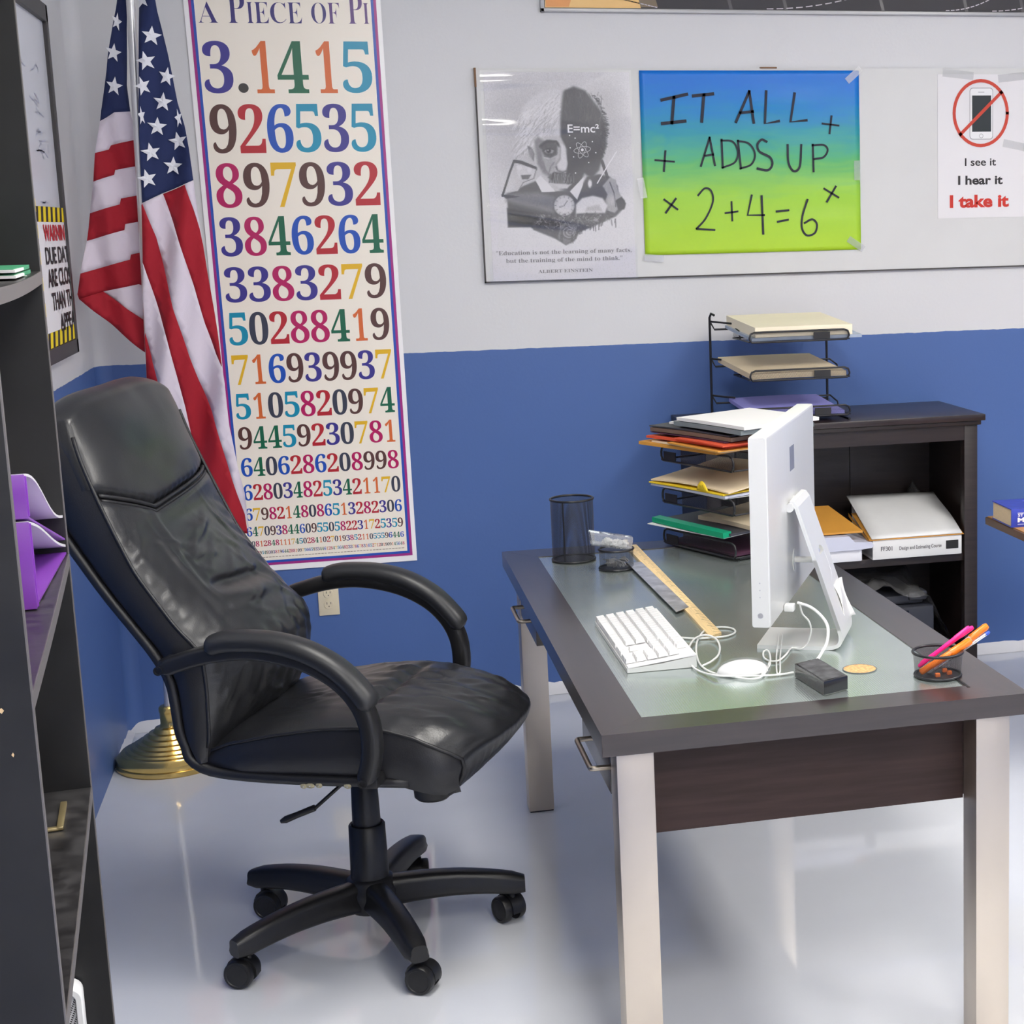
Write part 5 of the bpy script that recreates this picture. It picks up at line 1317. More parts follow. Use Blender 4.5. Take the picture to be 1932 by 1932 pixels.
pen('highlighter', 'hot pink pen leaning in the mesh cup, nearer of the two pink ones', pp(1733, 1258, 3.125), pp(1829, 1183, 3.125), .0045, .0052, M_PINK, .74)
pen('highlighter', 'hot pink pen half hidden behind another pink one in the mesh cup', pp(1737, 1252, 3.140), pp(1836, 1183, 3.140), .0045, .0050, M_PINK, .78)
pen('highlighter', 'orange highlighter with a stepped barrel leaning in the mesh cup', pp(1736, 1269, 3.108), pp(1832, 1208, 3.108), .0070, .0085, M_ORNG, .62)
pen('marker', 'white marker with an orange cap sticking furthest out of the mesh cup', pp(1748, 1268, 3.128), pp(1863, 1180, 3.128), .0066, .0078, M_WPL, .74, 'marker', M_ORNG)
pen('ballpoint_pen', 'clear ballpoint pen with a blue end lying under the orange-capped marker', pp(1762, 1264, 3.114), pp(1867, 1192, 3.114), .0034, .0036, M_CLEAR, .95, 'pen', M_BLUE)
for k, (u, v, y) in enumerate(((1769, 1275, 3.095), (1782, 1268, 3.125), (1791, 1271, 3.105))):
    c = on_y(u, v, y); b = MB(); b.box(c.x - .005, c.x + .005, y - .004, y + .004, DZ + .004, DZ + .012, .001)
    tag(b.build('eraser', M_RUBB, None, 40), ('leftmost', 'middle', 'rightmost')[k] + ' of three small orange erasers on the floor of the mesh pen cup', 'eraser', 'orange erasers in the pen cup')

# ------------------------------------------------------------------ mouse, adapter, cables
ms = thing('mouse', 'white and clear oval computer mouse on the desk', 'mouse', (.784, 3.265, DZ))
def ellipsoid(b, c, ax_, ay_, z0, z1, n=32, m_=10, pw=2.2):
    rows = []
    for i in range(m_ + 1):
        f = (math.pi / 2) * i / m_; r = math.cos(f) ** (2 / pw); z = z0 + (z1 - z0) * math.sin(f) ** (2 / pw)
        rows.append([(c[0] + ax_ * r * math.cos(2 * math.pi * k / n), c[1] + ay_ * r * math.sin(2 * math.pi * k / n), z) for k in range(n)])
    b.grid(rows, close_u=True); b.face([len(b.v) - n * (m_ + 1) + k for k in range(n)][::-1])
b = MB(); ellipsoid(b, (.784, 3.266), .055, .029, DZ + .003, DZ + .029); b.build('inner_body', M_WPL2, ms, 60)
b = MB(); ellipsoid(b, (.784, 3.266), .060, .034, DZ + .001, DZ + .034); b.build('clear_shell', clear_mat('mouse_shell', (.98, .98, .98, 1), .05, .06, haze=.05), ms, 60)
q = [Vector(v) for v in ((.880, 3.200, 0), (.898, 3.051, 0), (.956, 3.078, 0), (.938, 3.226, 0))]
ad_ = thing('power_adapter', 'black rectangular power adapter with a dusty top on the desk', 'adapter', (.918, 3.14, DZ))
b = MB(); b.prism([(p.x, p.y) for p in q], .030, .002, Matrix.Translation((0, 0, DZ + .0005)))
b.build('case', mat('black_gloss_case', (.012, .012, .014, 1), .22, coat=.5), ad_, 30)
M_DUST = mat('dusty_black', (.07, .07, .075, 1), .6, var=.5, vscale=40)
b = MB(); cc = sum(q, Vector()) / 4; b.prism([((p.x - cc.x) * .9 + cc.x, (p.y - cc.y) * .92 + cc.y) for p in q], .0006, 0, Matrix.Translation((0, 0, DZ + .0303))); b.build('dusty_lid', M_DUST, ad_)
M_CABLE = mat('white_cable', (.80, .80, .78, 1), .4)
def dz_pt(x, y, z=0.004): 
    p = on_z(1250 + x / 2.833, 1100 + y / 2.833, DZ + z); return p
def cable(name, label, pts, r=.0022):
    b = MB(); b.tube(smooth_path(pts, 6), r, 8); return tag(b.build(name, M_CABLE, None, 180), label, 'cable')
cable('cable', 'white keyboard cable curling in loops between the keyboard and the mouse', [dz_pt(*p) for p in ((52, 282), (110, 292), (180, 296), (260, 292), (340, 284), (388, 264, ), (370, 242), (300, 236), (230, 252), (190, 300), (180, 360), (195, 425), (232, 462), (290, 486), (370, 500), (450, 512), (512, 508), (548, 480), (572, 420))])
cable('cable', 'white mouse cable looped on the desk in front of the keyboard', [dz_pt(*p[:2], p[2]) for p in ((214, 442, .006), (262, 418, .009), (298, 384, .009), (306, 340, .009), (285, 298, .009), (235, 278, .010), (180, 292, .010), (146, 335, .009), (136, 390, .005), (155, 440, .005), (205, 474, .005), (290, 494, .009), (400, 498, .006), (520, 495, .005), (620, 490, .004), (700, 478, .004))])
def mon_pt(u, v, n_off):
    d = ray(u, v); o_ = Mm @ Vector((0, n_off, 0)); t = (o_ - CAM_POS).dot(nvec) / d.dot(nvec); return CAM_POS + d * t
pc0 = Mm @ Vector((WW * .27, TH + .012, zb + .006))
b = MB(); b.box(WW * .25, WW * .29, TH + .001, TH + .022, zb - .002, zb + .013, .002, Mm); tag(b.build('cable_plug', M_WPL, None, 40), 'white plug at the lower back of the monitor', 'plug')
def cam_depth_path(ps):
    """pixel path with a distance factor that runs between two known points"""
    return [CAM_POS + ray(u, v) * k for u, v, k in ps]
k0 = (pc0 - CAM_POS).dot(CAM_R[2])
e1 = Vector((.93, 3.232, DZ + .018)); k1 = (e1 - CAM_POS).dot(CAM_R[2])
px1 = [(1505, 1137), (1530, 1146), (1552, 1165), (1562, 1185), (1560, 1212), (1550, 1232), (1541, 1246)]
cable('cable', 'thick white power cable arching from the monitor plug down to the black adapter', cam_depth_path([(u, v, lerp(k0, k1, i / 6)) for i, (u, v) in enumerate(px1)]), .0034)
d_ = dz_pt(690, 345); k2 = (d_ - CAM_POS).dot(CAM_R[2])
px2 = [(1509, 1140), (1514, 1158), (1526, 1172), (1530, 1190), (1524, 1212)]
cable('cable', 'thin white cable dropping from the monitor plug and wandering over the desk', cam_depth_path([(u, v, lerp(k0, k2, i / 5)) for i, (u, v) in enumerate(px2)]) + [dz_pt(*p) for p in ((740, 352), (690, 347), (660, 382), (620, 414), (572, 416), (542, 398), (540, 368), (560, 360), (574, 385), (572, 440), (530, 488))], .0020)
cable('cable', 'pair of thin white leads lying straight across the monitor foot', [dz_pt(622, 272, .0125), dz_pt(616, 330, .0125), dz_pt(612, 352, .012), dz_pt(608, 400), dz_pt(610, 470), dz_pt(618, 486), dz_pt(628, 470), dz_pt(628, 400), dz_pt(632, 352, .012), dz_pt(634, 330, .0125), dz_pt(640, 276, .0125)], .0016)
# ------------------------------------------------------------------ leather office chair
TH_C = math.radians(-20.0); O_C = Vector((0.0, 3.885, 0))
ch = thing('office_chair', 'black leather high-back office chair on five castors beside the desk', 'chair', tuple(O_C), TH_C)
Fv = Vector((math.cos(TH_C), math.sin(TH_C), 0)); Lv = Vector((-math.sin(TH_C), math.cos(TH_C), 0))
def ch_lat(u, v, l):
    d = ray(u, v); t = ((O_C - CAM_POS).dot(Lv) + l) / d.dot(Lv); p = CAM_POS + d * t - O_C
    return Vector((p.dot(Fv), l, p.z))
def leather(name, base, rough, wr):
    m = bpy.data.materials.new(name); m.use_nodes = True
    nt = m.node_tree; pb = nt.nodes['Principled BSDF']; L = nt.links.new
    tc = nt.nodes.new('ShaderNodeTexCoord')
    n1 = nt.nodes.new('ShaderNodeTexNoise'); n1.inputs['Scale'].default_value = 5; n1.inputs['Detail'].default_value = 5; L(tc.outputs['Object'], n1.inputs['Vector'])
    mr = nt.nodes.new('ShaderNodeMapRange'); mr.inputs[3].default_value = rough - .07; mr.inputs[4].default_value = rough + .08; L(n1.outputs['Fac'], mr.inputs[0]); L(mr.outputs[0], pb.inputs['Roughness'])
    mx = nt.nodes.new('ShaderNodeMix'); mx.data_type = 'RGBA'; mx.inputs[6].default_value = base; mx.inputs[7].default_value = tuple(c * 1.8 for c in base[:3]) + (1,); L(n1.outputs['Fac'], mx.inputs[0]); L(mx.outputs[2], pb.inputs['Base Color'])
    v1 = nt.nodes.new('ShaderNodeTexVoronoi'); v1.inputs['Scale'].default_value = 320; L(tc.outputs['Object'], v1.inputs['Vector'])
    n2 = nt.nodes.new('ShaderNodeTexNoise'); n2.inputs['Scale'].default_value = 22; n2.inputs['Detail'].default_value = 4; n2.inputs['Distortion'].default_value = 1.2; L(tc.outputs['Object'], n2.inputs['Vector'])
    b1 = nt.nodes.new('ShaderNodeBump'); b1.inputs['Strength'].default_value = .10; b1.inputs['Distance'].default_value = .001; L(v1.outputs['Distance'], b1.inputs['Height'])
    b2 = nt.nodes.new('ShaderNodeBump'); b2.inputs['Strength'].default_value = wr; b2.inputs['Distance'].default_value = .004; L(n2.outputs['Fac'], b2.inputs['Height']); L(b1.outputs[0], b2.inputs['Normal'])
    L(b2.outputs[0], pb.inputs['Normal']); pb.inputs['Specular IOR Level'].default_value = .62
    return m
M_LEA = leather('black_leather', (.010, .0105, .0125, 1), .31, .10)
M_LEA2 = leather('black_leather_smooth', (.011, .0115, .0135, 1), .30, .05)
M_VIN = leather('black_vinyl_side', (.007, .007, .009, 1), .45, .04)
M_CHPL = mat('black_nylon', (.011, .011, .0125, 1), .38, bump=.10, bscale=500, spec=.5)
M_CHPL2 = mat('black_soft_pad', (.017, .018, .021, 1), .40, bump=.12, bscale=160)
M_CHROME = mat('chrome', (.7, .7, .72, 1), .15, 1.0)
M_FOAM = mat('yellowed_foam', rgb(168, 160, 132), .9, bump=.5, bscale=120)
# front edge line of the backrest (f as a function of z)
EDGE = [(.53, -.262), (.58, -.252), (.70, -.247), (.78, -.252), (.83, -.300), (.96, -.386), (1.12, -.456), (1.20, -.488), (1.30, -.515), (1.34, -.524)]
BUL = [(.53, .02), (.62, .070), (.70, .098), (.78, .102), (.84, .088), (.90, .064), (1.0, .040), (1.05, .026), (1.10, .040), (1.2, .050), (1.28, .034), (1.34, .010)]
HWID = [(.53, .262), (.7, .272), (.9, .276), (1.1, .272), (1.25, .262), (1.34, .240)]
def sm(tab, z): return (interp(tab, z - .02) + interp(tab, z - .01) + interp(tab, z) + interp(tab, z + .01) + interp(tab, z + .02)) / 5
def seam_z(t): return 1.074 + (.056 * ((-.35 - t) / .65) ** .9 if t < -.35 else .040 * ((t + .35) / 1.35) ** .95)
def back_pt(t, z, extra=0.0):
    hw = sm(HWID, z); bl = sm(BUL, z)
    prof = (1 - abs(t) ** 2.6) ** .75 if abs(t) < 1 else 0
    return Vector((sm(EDGE, z) + bl * prof + extra, hw * t, z))
rndc = random.Random(11)
CR = [(rndc.uniform(-.95, .95), rndc.uniform(.60, 1.02), rndc.uniform(-.6, .6), rndc.uniform(.03, .09), rndc.uniform(.0015, .0045)) for _ in range(120)]
def wr_back(t, z):
    l = t * .27; w = 0.0
    for (ct, cz, a, ln, amp) in CR:
        cl = ct * .27
        a2 = a + (1.1 if ct < -.4 else -1.1 if ct > .4 else 0)
        u = (l - cl) * math.cos(a2) + (z - cz) * math.sin(a2); v = -(l - cl) * math.sin(a2) + (z - cz) * math.cos(a2)
        w += amp * math.exp(-(u / ln) ** 2 - (v / .0065) ** 2)
    # lumbar fold
    zf = .885 - .02 * t; 
    if abs(t) < .9: w -= .024 * math.exp(-((z - zf) / .011) ** 2) * max(0, 1 - (abs(t - .05) / .5) ** 3) ; w += .012 * math.exp(-((z - zf + .025) / .016) ** 2) * max(0, 1 - (abs(t) / .62) ** 2)
    # fan folds off the seams at both sides
    if .80 < z < 1.04: w += .005 * math.sin((z * 1.0 + abs(t) * .16) * 150) * max(0, abs(t) - .55) * 1.7
    if z < .80: w += .006 * math.sin(t * 26 + z * 8) * max(0, min(1, (z - .56) * 6)) * max(0, 1 - (abs(t) / .95) ** 4) * (.4 + .6 * abs(vnoise(t * 3, z * 4)))
    return w
NT = 72
def ts_(n=NT): return [-1 + 2 * k / n for k in range(n + 1)]
def seam_dip(t, z): return -.014 * math.exp(-((z - seam_z(t)) / .012) ** 2)
# main cushion
b = MB(); rows = []
for j in range(91):
    r = []
    for t in ts_():
        z = lerp(.535, seam_z(t) - .001, j / 90)
        # curved piping seam of the lower lumbar panel
        zs = .80 + .085 * (1 - abs(t) ** 2.2) - .02
        dip = -.005 * math.exp(-((z - (zs - .10 * abs(t) ** 6)) / .006) ** 2) * (abs(t) > .45)
        r.append(back_pt(t, z, (wr_back(t, z) * (1 - abs(t) ** 8) + dip) + seam_dip(t, z)))
    rows.append(r)
b.grid(rows); b.build('back_cushion', M_LEA, ch, 180, local=True)
# headrest
b = MB(); rows = []
for j in range(41):
    r = []
    for t in ts_():
        zt = 1.322 - .030 * abs(t) ** 5 + .010 * t
        z = lerp(seam_z(t) + .001, zt, j / 40)
        w = .0022 * math.sin(t * 60 + z * 20) * max(0, 1 - abs(z - seam_z(t)) / .03) + .002 * vnoise(t * 4, z * 18)
        r.append(back_pt(t, z, seam_dip(t, z) + w))
    rows.append(r)
for k in range(1, 9):
    a = math.pi / 2 * k / 8; r = []
    for i, t in enumerate(ts_()):
        p = rows[40][i]; r.append(Vector((p.x - .030 * (1 - math.cos(a)) * 1.6 - .012 * math.sin(a), p.y, p.z + .022 * math.sin(a))))
    rows.append(r)
rows = [[r[0] + Vector((-.075, .030, -.02)), r[0] + Vector((-.045, -.002, -.010)), r[0] + Vector((-.016, -.005, -.003))] + r + [r[-1] + Vector((-.016, .005, -.003)), r[-1] + Vector((-.045, .002, -.010)), r[-1] + Vector((-.075, -.030, -.02))] for r in rows]
for k in (1, 2, 3): rows.append([p + Vector((-.012 * k, 0, -.012 * k * k)) for p in rows[48]])
b.grid(rows); b.build('headrest', M_LEA2, ch, 180, local=True)
topback = rows[-1]
# side bolster and rear shell
def shell_f(z): return interp([(.50, -.268), (.53, -.285), (.575, -.312), (.71, -.318), (.775, -.350), (.92, -.455), (1.05, -.540), (1.2, -.600), (1.32, -.628)], z)
b = MB(); rows = []
NZ = 60
for j in range(NZ + 1):
    z = lerp(.525, 1.262, j / NZ); hw = sm(HWID, z)
    ef = sm(EDGE, z); sf = (shell_f(z - .02) + shell_f(z) + shell_f(z + .02)) / 3
    top = max(0, (z - 1.20) / .06); hw2 = hw * (1 - .04 * top ** 2)
    loop = [Vector((ef + .002, -hw2 + .002, z)), Vector((lerp(ef, sf, .35), -hw2 - .010, z)), Vector((lerp(ef, sf, .75), -hw2 - .008, z)), Vector((sf, -hw2 + .012, z))]
    loop += [Vector((sf - .03 * (1 - (s / .9) ** 2), s * hw2, z)) for s in (-.6, -.3, 0, .3, .6)]
    loop += [Vector((sf, hw2 - .012, z)), Vector((lerp(ef, sf, .75), hw2 + .008, z)), Vector((lerp(ef, sf, .35), hw2 + .010, z)), Vector((ef + .002, hw2 - .002, z))]
    rows.append(loop)
b.grid(rows, flip=True)
cap0 = rows[-1]
b.grid([[p for p in cap0], [Vector((lerp(p.x, -.565, .5), p.y * .96, p.z + .018)) for p in cap0], [Vector((-.560 + .02 * abs(p.y), p.y * .9, p.z + .024)) for p in cap0]], flip=True)
o = b.build('back_shell', M_VIN, ch, 50, local=True)
# thick rolled edge of the shell, down the back, under the seat
for s in (-1, 1):
    b = MB(); pth = []
    for j in range(22): 
        z = lerp(1.15, .56, j / 21); pth.append(((shell_f(z - .02) + shell_f(z) + shell_f(z + .02)) / 3 - .004, s * (sm(HWID, z) - .004), z))
    pth += [(-.300, s * .262, .535), (-.272, s * .262, .512), (-.22, s * .264, .500), (-.12, s * .266, .492), (.0, s * .268, .488), (.12, s * .268, .486), (.20, s * .266, .484)]
    b.tube(smooth_path(pth, 2), .0125, 10); b.build('shell_edge', M_VIN, ch, 180, local=True)
    b = MB(); pth = [back_pt(s * .995, lerp(.56, 1.255, k / 40), .0015) + Vector((0, s * .002, 0)) for k in range(41)]; b.tube(pth, .0042, 8); b.build('piping', M_VIN, ch, 180, local=True)
b = MB(); b.tube([back_pt(t, seam_z(t), -.007) for t in ts_(40)][1:-1], .005, 8); b.tube([back_pt(t, seam_z(t) - .011, -.0065) for t in ts_(40)][1:-1], .004, 8); b.build('seam', M_VIN, ch, 180, local=True)
# ---- seat
SP = [(-.275, .560, .505), (-.20, .592, .498), (-.10, .612, .494), (.0, .626, .492), (.10, .630, .488), (.20, .622, .478), (.28, .606, .462), (.34, .586, .452), (.38, .566, .452), (.405, .545, .460), (.42, .522, .474), (.427, .500, .490)]
CS = [(rndc.uniform(-.12, .36), rndc.uniform(-.24, .24), rndc.uniform(.6, 2.5), rndc.uniform(.03, .10), rndc.uniform(.001, .0035)) for _ in range(90)]
def seat_top(f, t):
    zt = interp([(p[0], p[1]) for p in SP], f)
    z = zt - .020 * abs(t) ** 6 + .008 * (1 - t * t)
    l = t * .275; w = 0
    for (cf, cl, a, ln, amp) in CS:
        u = (l - cl) * math.cos(a) + (f - cf) * math.sin(a); v = -(l - cl) * math.sin(a) + (f - cf) * math.cos(a)
        w += amp * math.exp(-(u / ln) ** 2 - (v / .007) ** 2)
    # pulled tuft line across the seat and a centre seam
    w -= .016 * math.exp(-((f - (.10 + .02 * t)) / .016) ** 2) * max(0, 1 - (abs(t) / .75) ** 4)
    w += .004 * math.sin(l * 95) * math.exp(-((f - .10) / .06) ** 2) * max(0, 1 - (abs(t) / .8) ** 4)
    w += .0038 * math.sin(l * 62 + f * 8) * max(0, min(1, (f - .15) / .15)) * (1 if f < .38 else .3)
    return z + w * (1 - abs(t) ** 10)
b = MB(); rows = []
fs_ = [-.275 + .665 * k / 80 for k in range(81)]
for f in fs_:
    hw = .268 * min(1, .90 + .10 * min(1, (f + .275) / .1)) * (1 - .10 * max(0, (f - .30) / .10) ** 2.2)
    rows.append([Vector((f, hw * t, seat_top(f, t))) for t in ts_(60)])
# front roll
last_f = fs_[-1]
for k in range(1, 13):
    a = math.pi * k / 12
    r = []
    for i, t in enumerate(ts_(60)):
        p = rows[80][i]; bow = .03 * (1 - t * t)
        zc = lerp(p.z, .452, (1 - math.cos(a)) / 2)
        r.append(Vector((last_f + .018 * math.sin(a) - .105 * ((1 - math.cos(a)) / 2) ** 1.4 * (.25 + .75 * (1 - t * t)) + .0015 * math.sin(t * 70) * math.sin(a), p.y * (1 - .02 * math.sin(a)), zc)))
    rows.append(r)
for i in range(len(rows)):
    for j, t in enumerate(ts_(60)): rows[i][j].x -= .082 * abs(t) ** 2.4 * max(0, min(1, (rows[i][j].x - .05) / .30))
b.grid(rows); b.build('seat_cushion', M_LEA, ch, 180, local=True)
nose = rows[80:]
# side panels of the seat
for s in (-1, 1):
    b = MB(); rws = []
    for k in range(0, 81, 4):
        e = rows[k][0 if s < 0 else 60]
        zb_ = interp([(p[0], p[2]) for p in SP], fs_[k])
        rws.append([Vector((e.x, e.y, e.z)), Vector((e.x, e.y + s * .012, lerp(e.z, zb_, .3))), Vector((e.x, e.y + s * .012, lerp(e.z, zb_, .75))), Vector((e.x, e.y - s * .005, zb_))])
    rws.append([Vector((nose[k][0 if s < 0 else 60])) for k in (1, 4, 8, 12)])
    b.grid(rws, flip=(s > 0)); b.build('seat_side', M_VIN, ch, 60, local=True)
    b = MB(); b.tube([rows[k][0 if s < 0 else 60] + Vector((0, s * .003, 0)) for k in range(0, 93, 2)], .0045, 8); b.build('piping', M_VIN, ch, 180, local=True)
b = MB(); rws = []
for k in range(0, 57, 8):
    zb_ = interp([(p[0], p[2]) for p in SP], fs_[k])
    rws.append([Vector((rows[k][q_].x, rows[k][q_].y * .985, zb_ - .002)) for q_ in range(0, 61, 6)])
rws.append([Vector((nose[12][q_].x - .012, nose[12][q_].y * .97, .4535)) for q_ in range(0, 61, 6)])
b.grid(rws, flip=True); b.build('seat_bottom', M_VIN, ch, 60, local=True)
b = MB()
for (x, z, r_) in ((-.02, .4785, .011), (.0, .4795, .008), (-.035, .4775, .008), (.065, .4785, .009)):
    rows2 = []
    for i in range(5):
        rows2.append([(x + r_ * math.cos(2 * math.pi * k / 10) * (1 - i * .2) * (1 + .3 * vnoise(k, i)), -.279 - .001 * i, z + .006 * math.sin(2 * math.pi * k / 10) * (1 - i * .2)) for k in range(10)])
    b.grid(rows2, close_u=True)
look(b.build('torn_foam', M_FOAM, ch, 60, local=True), 'yellowed foam showing through torn vinyl')
# ---- arms
ARM = [(-.302, .765), (-.25, .782), (-.19, .798), (-.12, .806), (-.05, .800), (.02, .781), (.08, .748), (.122, .705), (.146, .655), (.152, .600), (.146, .555), (.132, .512)]
PAD = [(-.192, .812), (-.165, .822), (-.12, .826), (-.05, .822), (.02, .803), (.085, .766), (.132, .718), (.158, .680)]
for s in (-1, 1):
    y = s * .350
    b = MB(); P = smooth_path([Vector((f, y, z)) for f, z in ARM], 5)
    loops = []
    for i, p in enumerate(P):
        t = (P[min(i + 1, len(P) - 1)] - P[max(i - 1, 0)]).normalized(); n = Vector((-t.z, 0, t.x)); u = i / (len(P) - 1)
        hh, ww = lerp(.019, .021, u), .026
        k = .35 if i in (0, len(P) - 1) else (.8 if i in (1, len(P) - 2) else 1)
        loops.append([p + n * (hh * math.copysign(abs(math.sin(a)) ** .55, math.sin(a)) * k) + Vector((0, ww * math.copysign(abs(math.cos(a)) ** .55, math.cos(a)), 0)) for a in [2 * math.pi * q_ / 20 for q_ in range(20)]])
    b.loft(loops); arm = b.build('armrest', M_CHPL, ch, 60, local=True)
    b = MB(); P = smooth_path([Vector((f, y, z)) for f, z in PAD], 5); loops = []
    for i, p in enumerate(P):
        t = (P[min(i + 1, len(P) - 1)] - P[max(i - 1, 0)]).normalized(); n = Vector((-t.z, 0, t.x)); u = i / (len(P) - 1)
        e_ = min(1, min(u, 1 - u) / .07); k = math.sqrt(max(.02, 1 - (1 - e_) ** 2))
        hh, ww = .0235 * k, .036 * (.7 + .3 * k)
        loops.append([p + n * hh * math.sin(a) + Vector((0, ww * math.copysign(abs(math.cos(a)) ** .8, math.cos(a)), 0)) for a in [2 * math.pi * q_ / 20 for q_ in range(20)]])
    b.loft(loops); b.build('pad', M_CHPL2, arm, 180, local=True)
    for f, z in ((-.298, .766), (.134, .518)):
        b = MB(); M = Matrix.Translation((f, y + s * .025, z)) @ Matrix.Rotation(-s * math.pi / 2, 4, 'X'); b.lathe([(0, 0), (.010, 0), (.010, .0035), (.007, .0035), (.006, .001), (0, .001)], n=18, M=M); b.build('bolt', M_CHPL, arm, 40, local=True)
    b = MB(); b.box(.118, .150, s * .27 if s > 0 else -.33, .33 if s > 0 else -.27, .49, .515, .004); b.box(-.318, -.285, min(s * .255, s * .335), max(s * .255, s * .335), .752, .778, .004); b.build('bracket', M_CHPL, ch, 40, local=True)
# ---- mechanism, column, base, castors
b = MB(); b.box(-.10, .17, -.085, .085, .425, .486, .012); b.box(-.20, .24, -.16, .16, .474, .490, .004); b.build('tilt_mechanism', M_CHPL, ch, 40, local=True)
b = MB(); b.lathe([(0, .386), (.036, .386), (.042, .392), (.046, .45), (0, .45)], (.195, -.09, 0), 24); b.build('tension_knob', M_CHPL, ch, 40, local=True)
b = MB(); Lp = [ch_lat(660, 1466, -.17), ch_lat(640, 1484, -.185), ch_lat(592, 1527, -.20)]
b.tube(smooth_path(Lp, 4), .0045, 8); lv = b.build('lever', M_CHPL, ch, 60, local=True)
b = MB(); a, c = ch_lat(594, 1524, -.20), ch_lat(530, 1550, -.215); b.tube([a, a.lerp(c, .15), a.lerp(c, .5), a.lerp(c, .85), c], lambda t: .010 if t < .3 else .0095 if t < .6 else .011 if t < .95 else .006, 12, flat=(1, .75)); b.build('grip', M_CHPL, lv, 60, local=True)
b = MB(); b.lathe([(0, .385), (.013, .385), (.013, .43), (0, .43)], n=20); b.build('gas_piston', M_CHROME, ch, 50, local=True)
b = MB(); b.lathe([(0, .27), (.034, .27), (.031, .383), (.028, .388), (0, .388)], n=28); b.build('column_cover', M_CHPL, ch, 40, local=True)
b = MB(); b.lathe([(0, .12), (.046, .12), (.043, .284), (.040, .288), (.036, .286), (.036, .27), (0, .27)], n=28); b.build('column_sleeve', M_CHPL, ch, 40, local=True)
b = MB(); b.lathe([(0, .072), (.05, .072), (.062, .09), (.066, .125), (.056, .150), (.044, .158), (0, .158)], n=30); base = b.build('base_hub', M_CHPL, ch, 50, local=True)
b = MB(); b.lathe([(0, .062), (.02, .062), (.022, .073), (0, .073)], n=18); b.build('hub_cap', M_CHPL, base, 40, local=True)
ANG = [math.radians(a - math.degrees(TH_C)) for a in (141.0, 213.0, 285.0, -3.0, 69.0)]
TURN = (0.25, 2.2, -2.3, -1.0, .3)
for a, tw in zip(ANG, TURN):
    R = Matrix.Rotation(a, 4, 'Z')
    b = MB(); loops = []
    for k in range(15):
        u = k / 14; x = lerp(.035, .360, u)
        zc = lerp(.114, .097, u ** 2.6) + .008 * math.sin(math.pi * u); hh = lerp(.038, .0255, u ** .8) ; ww = lerp(.036, .030, u)
        if k == 14: hh *= .78; ww *= .75; x = .366
        if k == 13: ww *= .97
        loops.append([R @ Vector((x, ww * math.copysign(abs(math.cos(q_)) ** .6, math.cos(q_)) * (1 if math.sin(q_) < 0 else .82), zc + hh * math.copysign(abs(math.sin(q_)) ** .6, math.sin(q_)))) for q_ in [2 * math.pi * j / 20 for j in range(20)]])
    b.loft(loops); leg = b.build('base_leg', M_CHPL, ch, 60, local=True)
    Mc_ = R @ Matrix.Translation((.333, 0, 0)) @ Matrix.Rotation(tw, 4, 'Z')
    b = MB(); b.tube([Mc_ @ Vector((0, 0, .05)), Mc_ @ Vector((0, 0, .082))], .0075, 10)
    # hood between the wheels
    hood = []
    for k in range(9):
        q_ = math.radians(-10 + 200 * k / 8); hood.append((-.014 + .037 * math.cos(q_), .034 + .038 * math.sin(q_)))
    b.loft([[Mc_ @ Vector((x, y, z)) for x, z in hood] for y in (-.0125, .0125)]); cs = b.build('castor', M_CHPL, leg, 50, local=True)
    for sd in (-1, 1):
        b = MB(); M = Mc_ @ Matrix.Translation((-.016, sd * .0125, .0335)) @ Matrix.Rotation(-sd * math.pi / 2, 4, 'X')
        b.lathe([(0, 0), (.0335, 0), (.0335, .013), (.0312, .0175), (.026, .0185), (.0245, .0170), (0, .0185)], n=28, M=M); b.build('wheel', M_CHPL, cs, 40, local=True)
# ------------------------------------------------------------------ black shelf unit in the left foreground
M_BLK = mat('black_laminate', (.003, .0028, .0034, 1), .5, var=.5, vscale=9, var2=(.0095, .009, .0095, 1), bump=.05, bscale=90, rvar=.06)
M_BLKTOP = mat('worn_black_shelf', (.016, .015, .016, 1), .34, var=.5, vscale=26, var2=(.06, .058, .06, 1), bump=.18, bscale=40, rvar=.12)
M_EDGEB = mat('grey_edge_band', (.13, .118, .118, 1), .45); M_CHIP = mat('chipped_particle_board', rgb(214, 182, 140), .8)
FP = Vector((-.4565, 2.95, 0)); NP = Vector((-.371, 2.05, 0))
e_ = (FP - NP).normalized(); n_ = Vector((-e_.y, e_.x, 0))      # n_ points to the wall
ULEN = (FP - NP).length
Ms = Matrix(((e_.x, n_.x, 0, NP.x), (e_.y, n_.y, 0, NP.y), (0, 0, 1, 0), (0, 0, 0, 1)))   # x along the front, y to the wall
UD = .285; UH = 2.35; PT = .018
su = thing('shelf_unit', 'tall black laminate shelf unit cut off by the left edge of the view', 'shelf unit', tuple(Ms @ Vector((ULEN / 2, UD / 2, 0))))
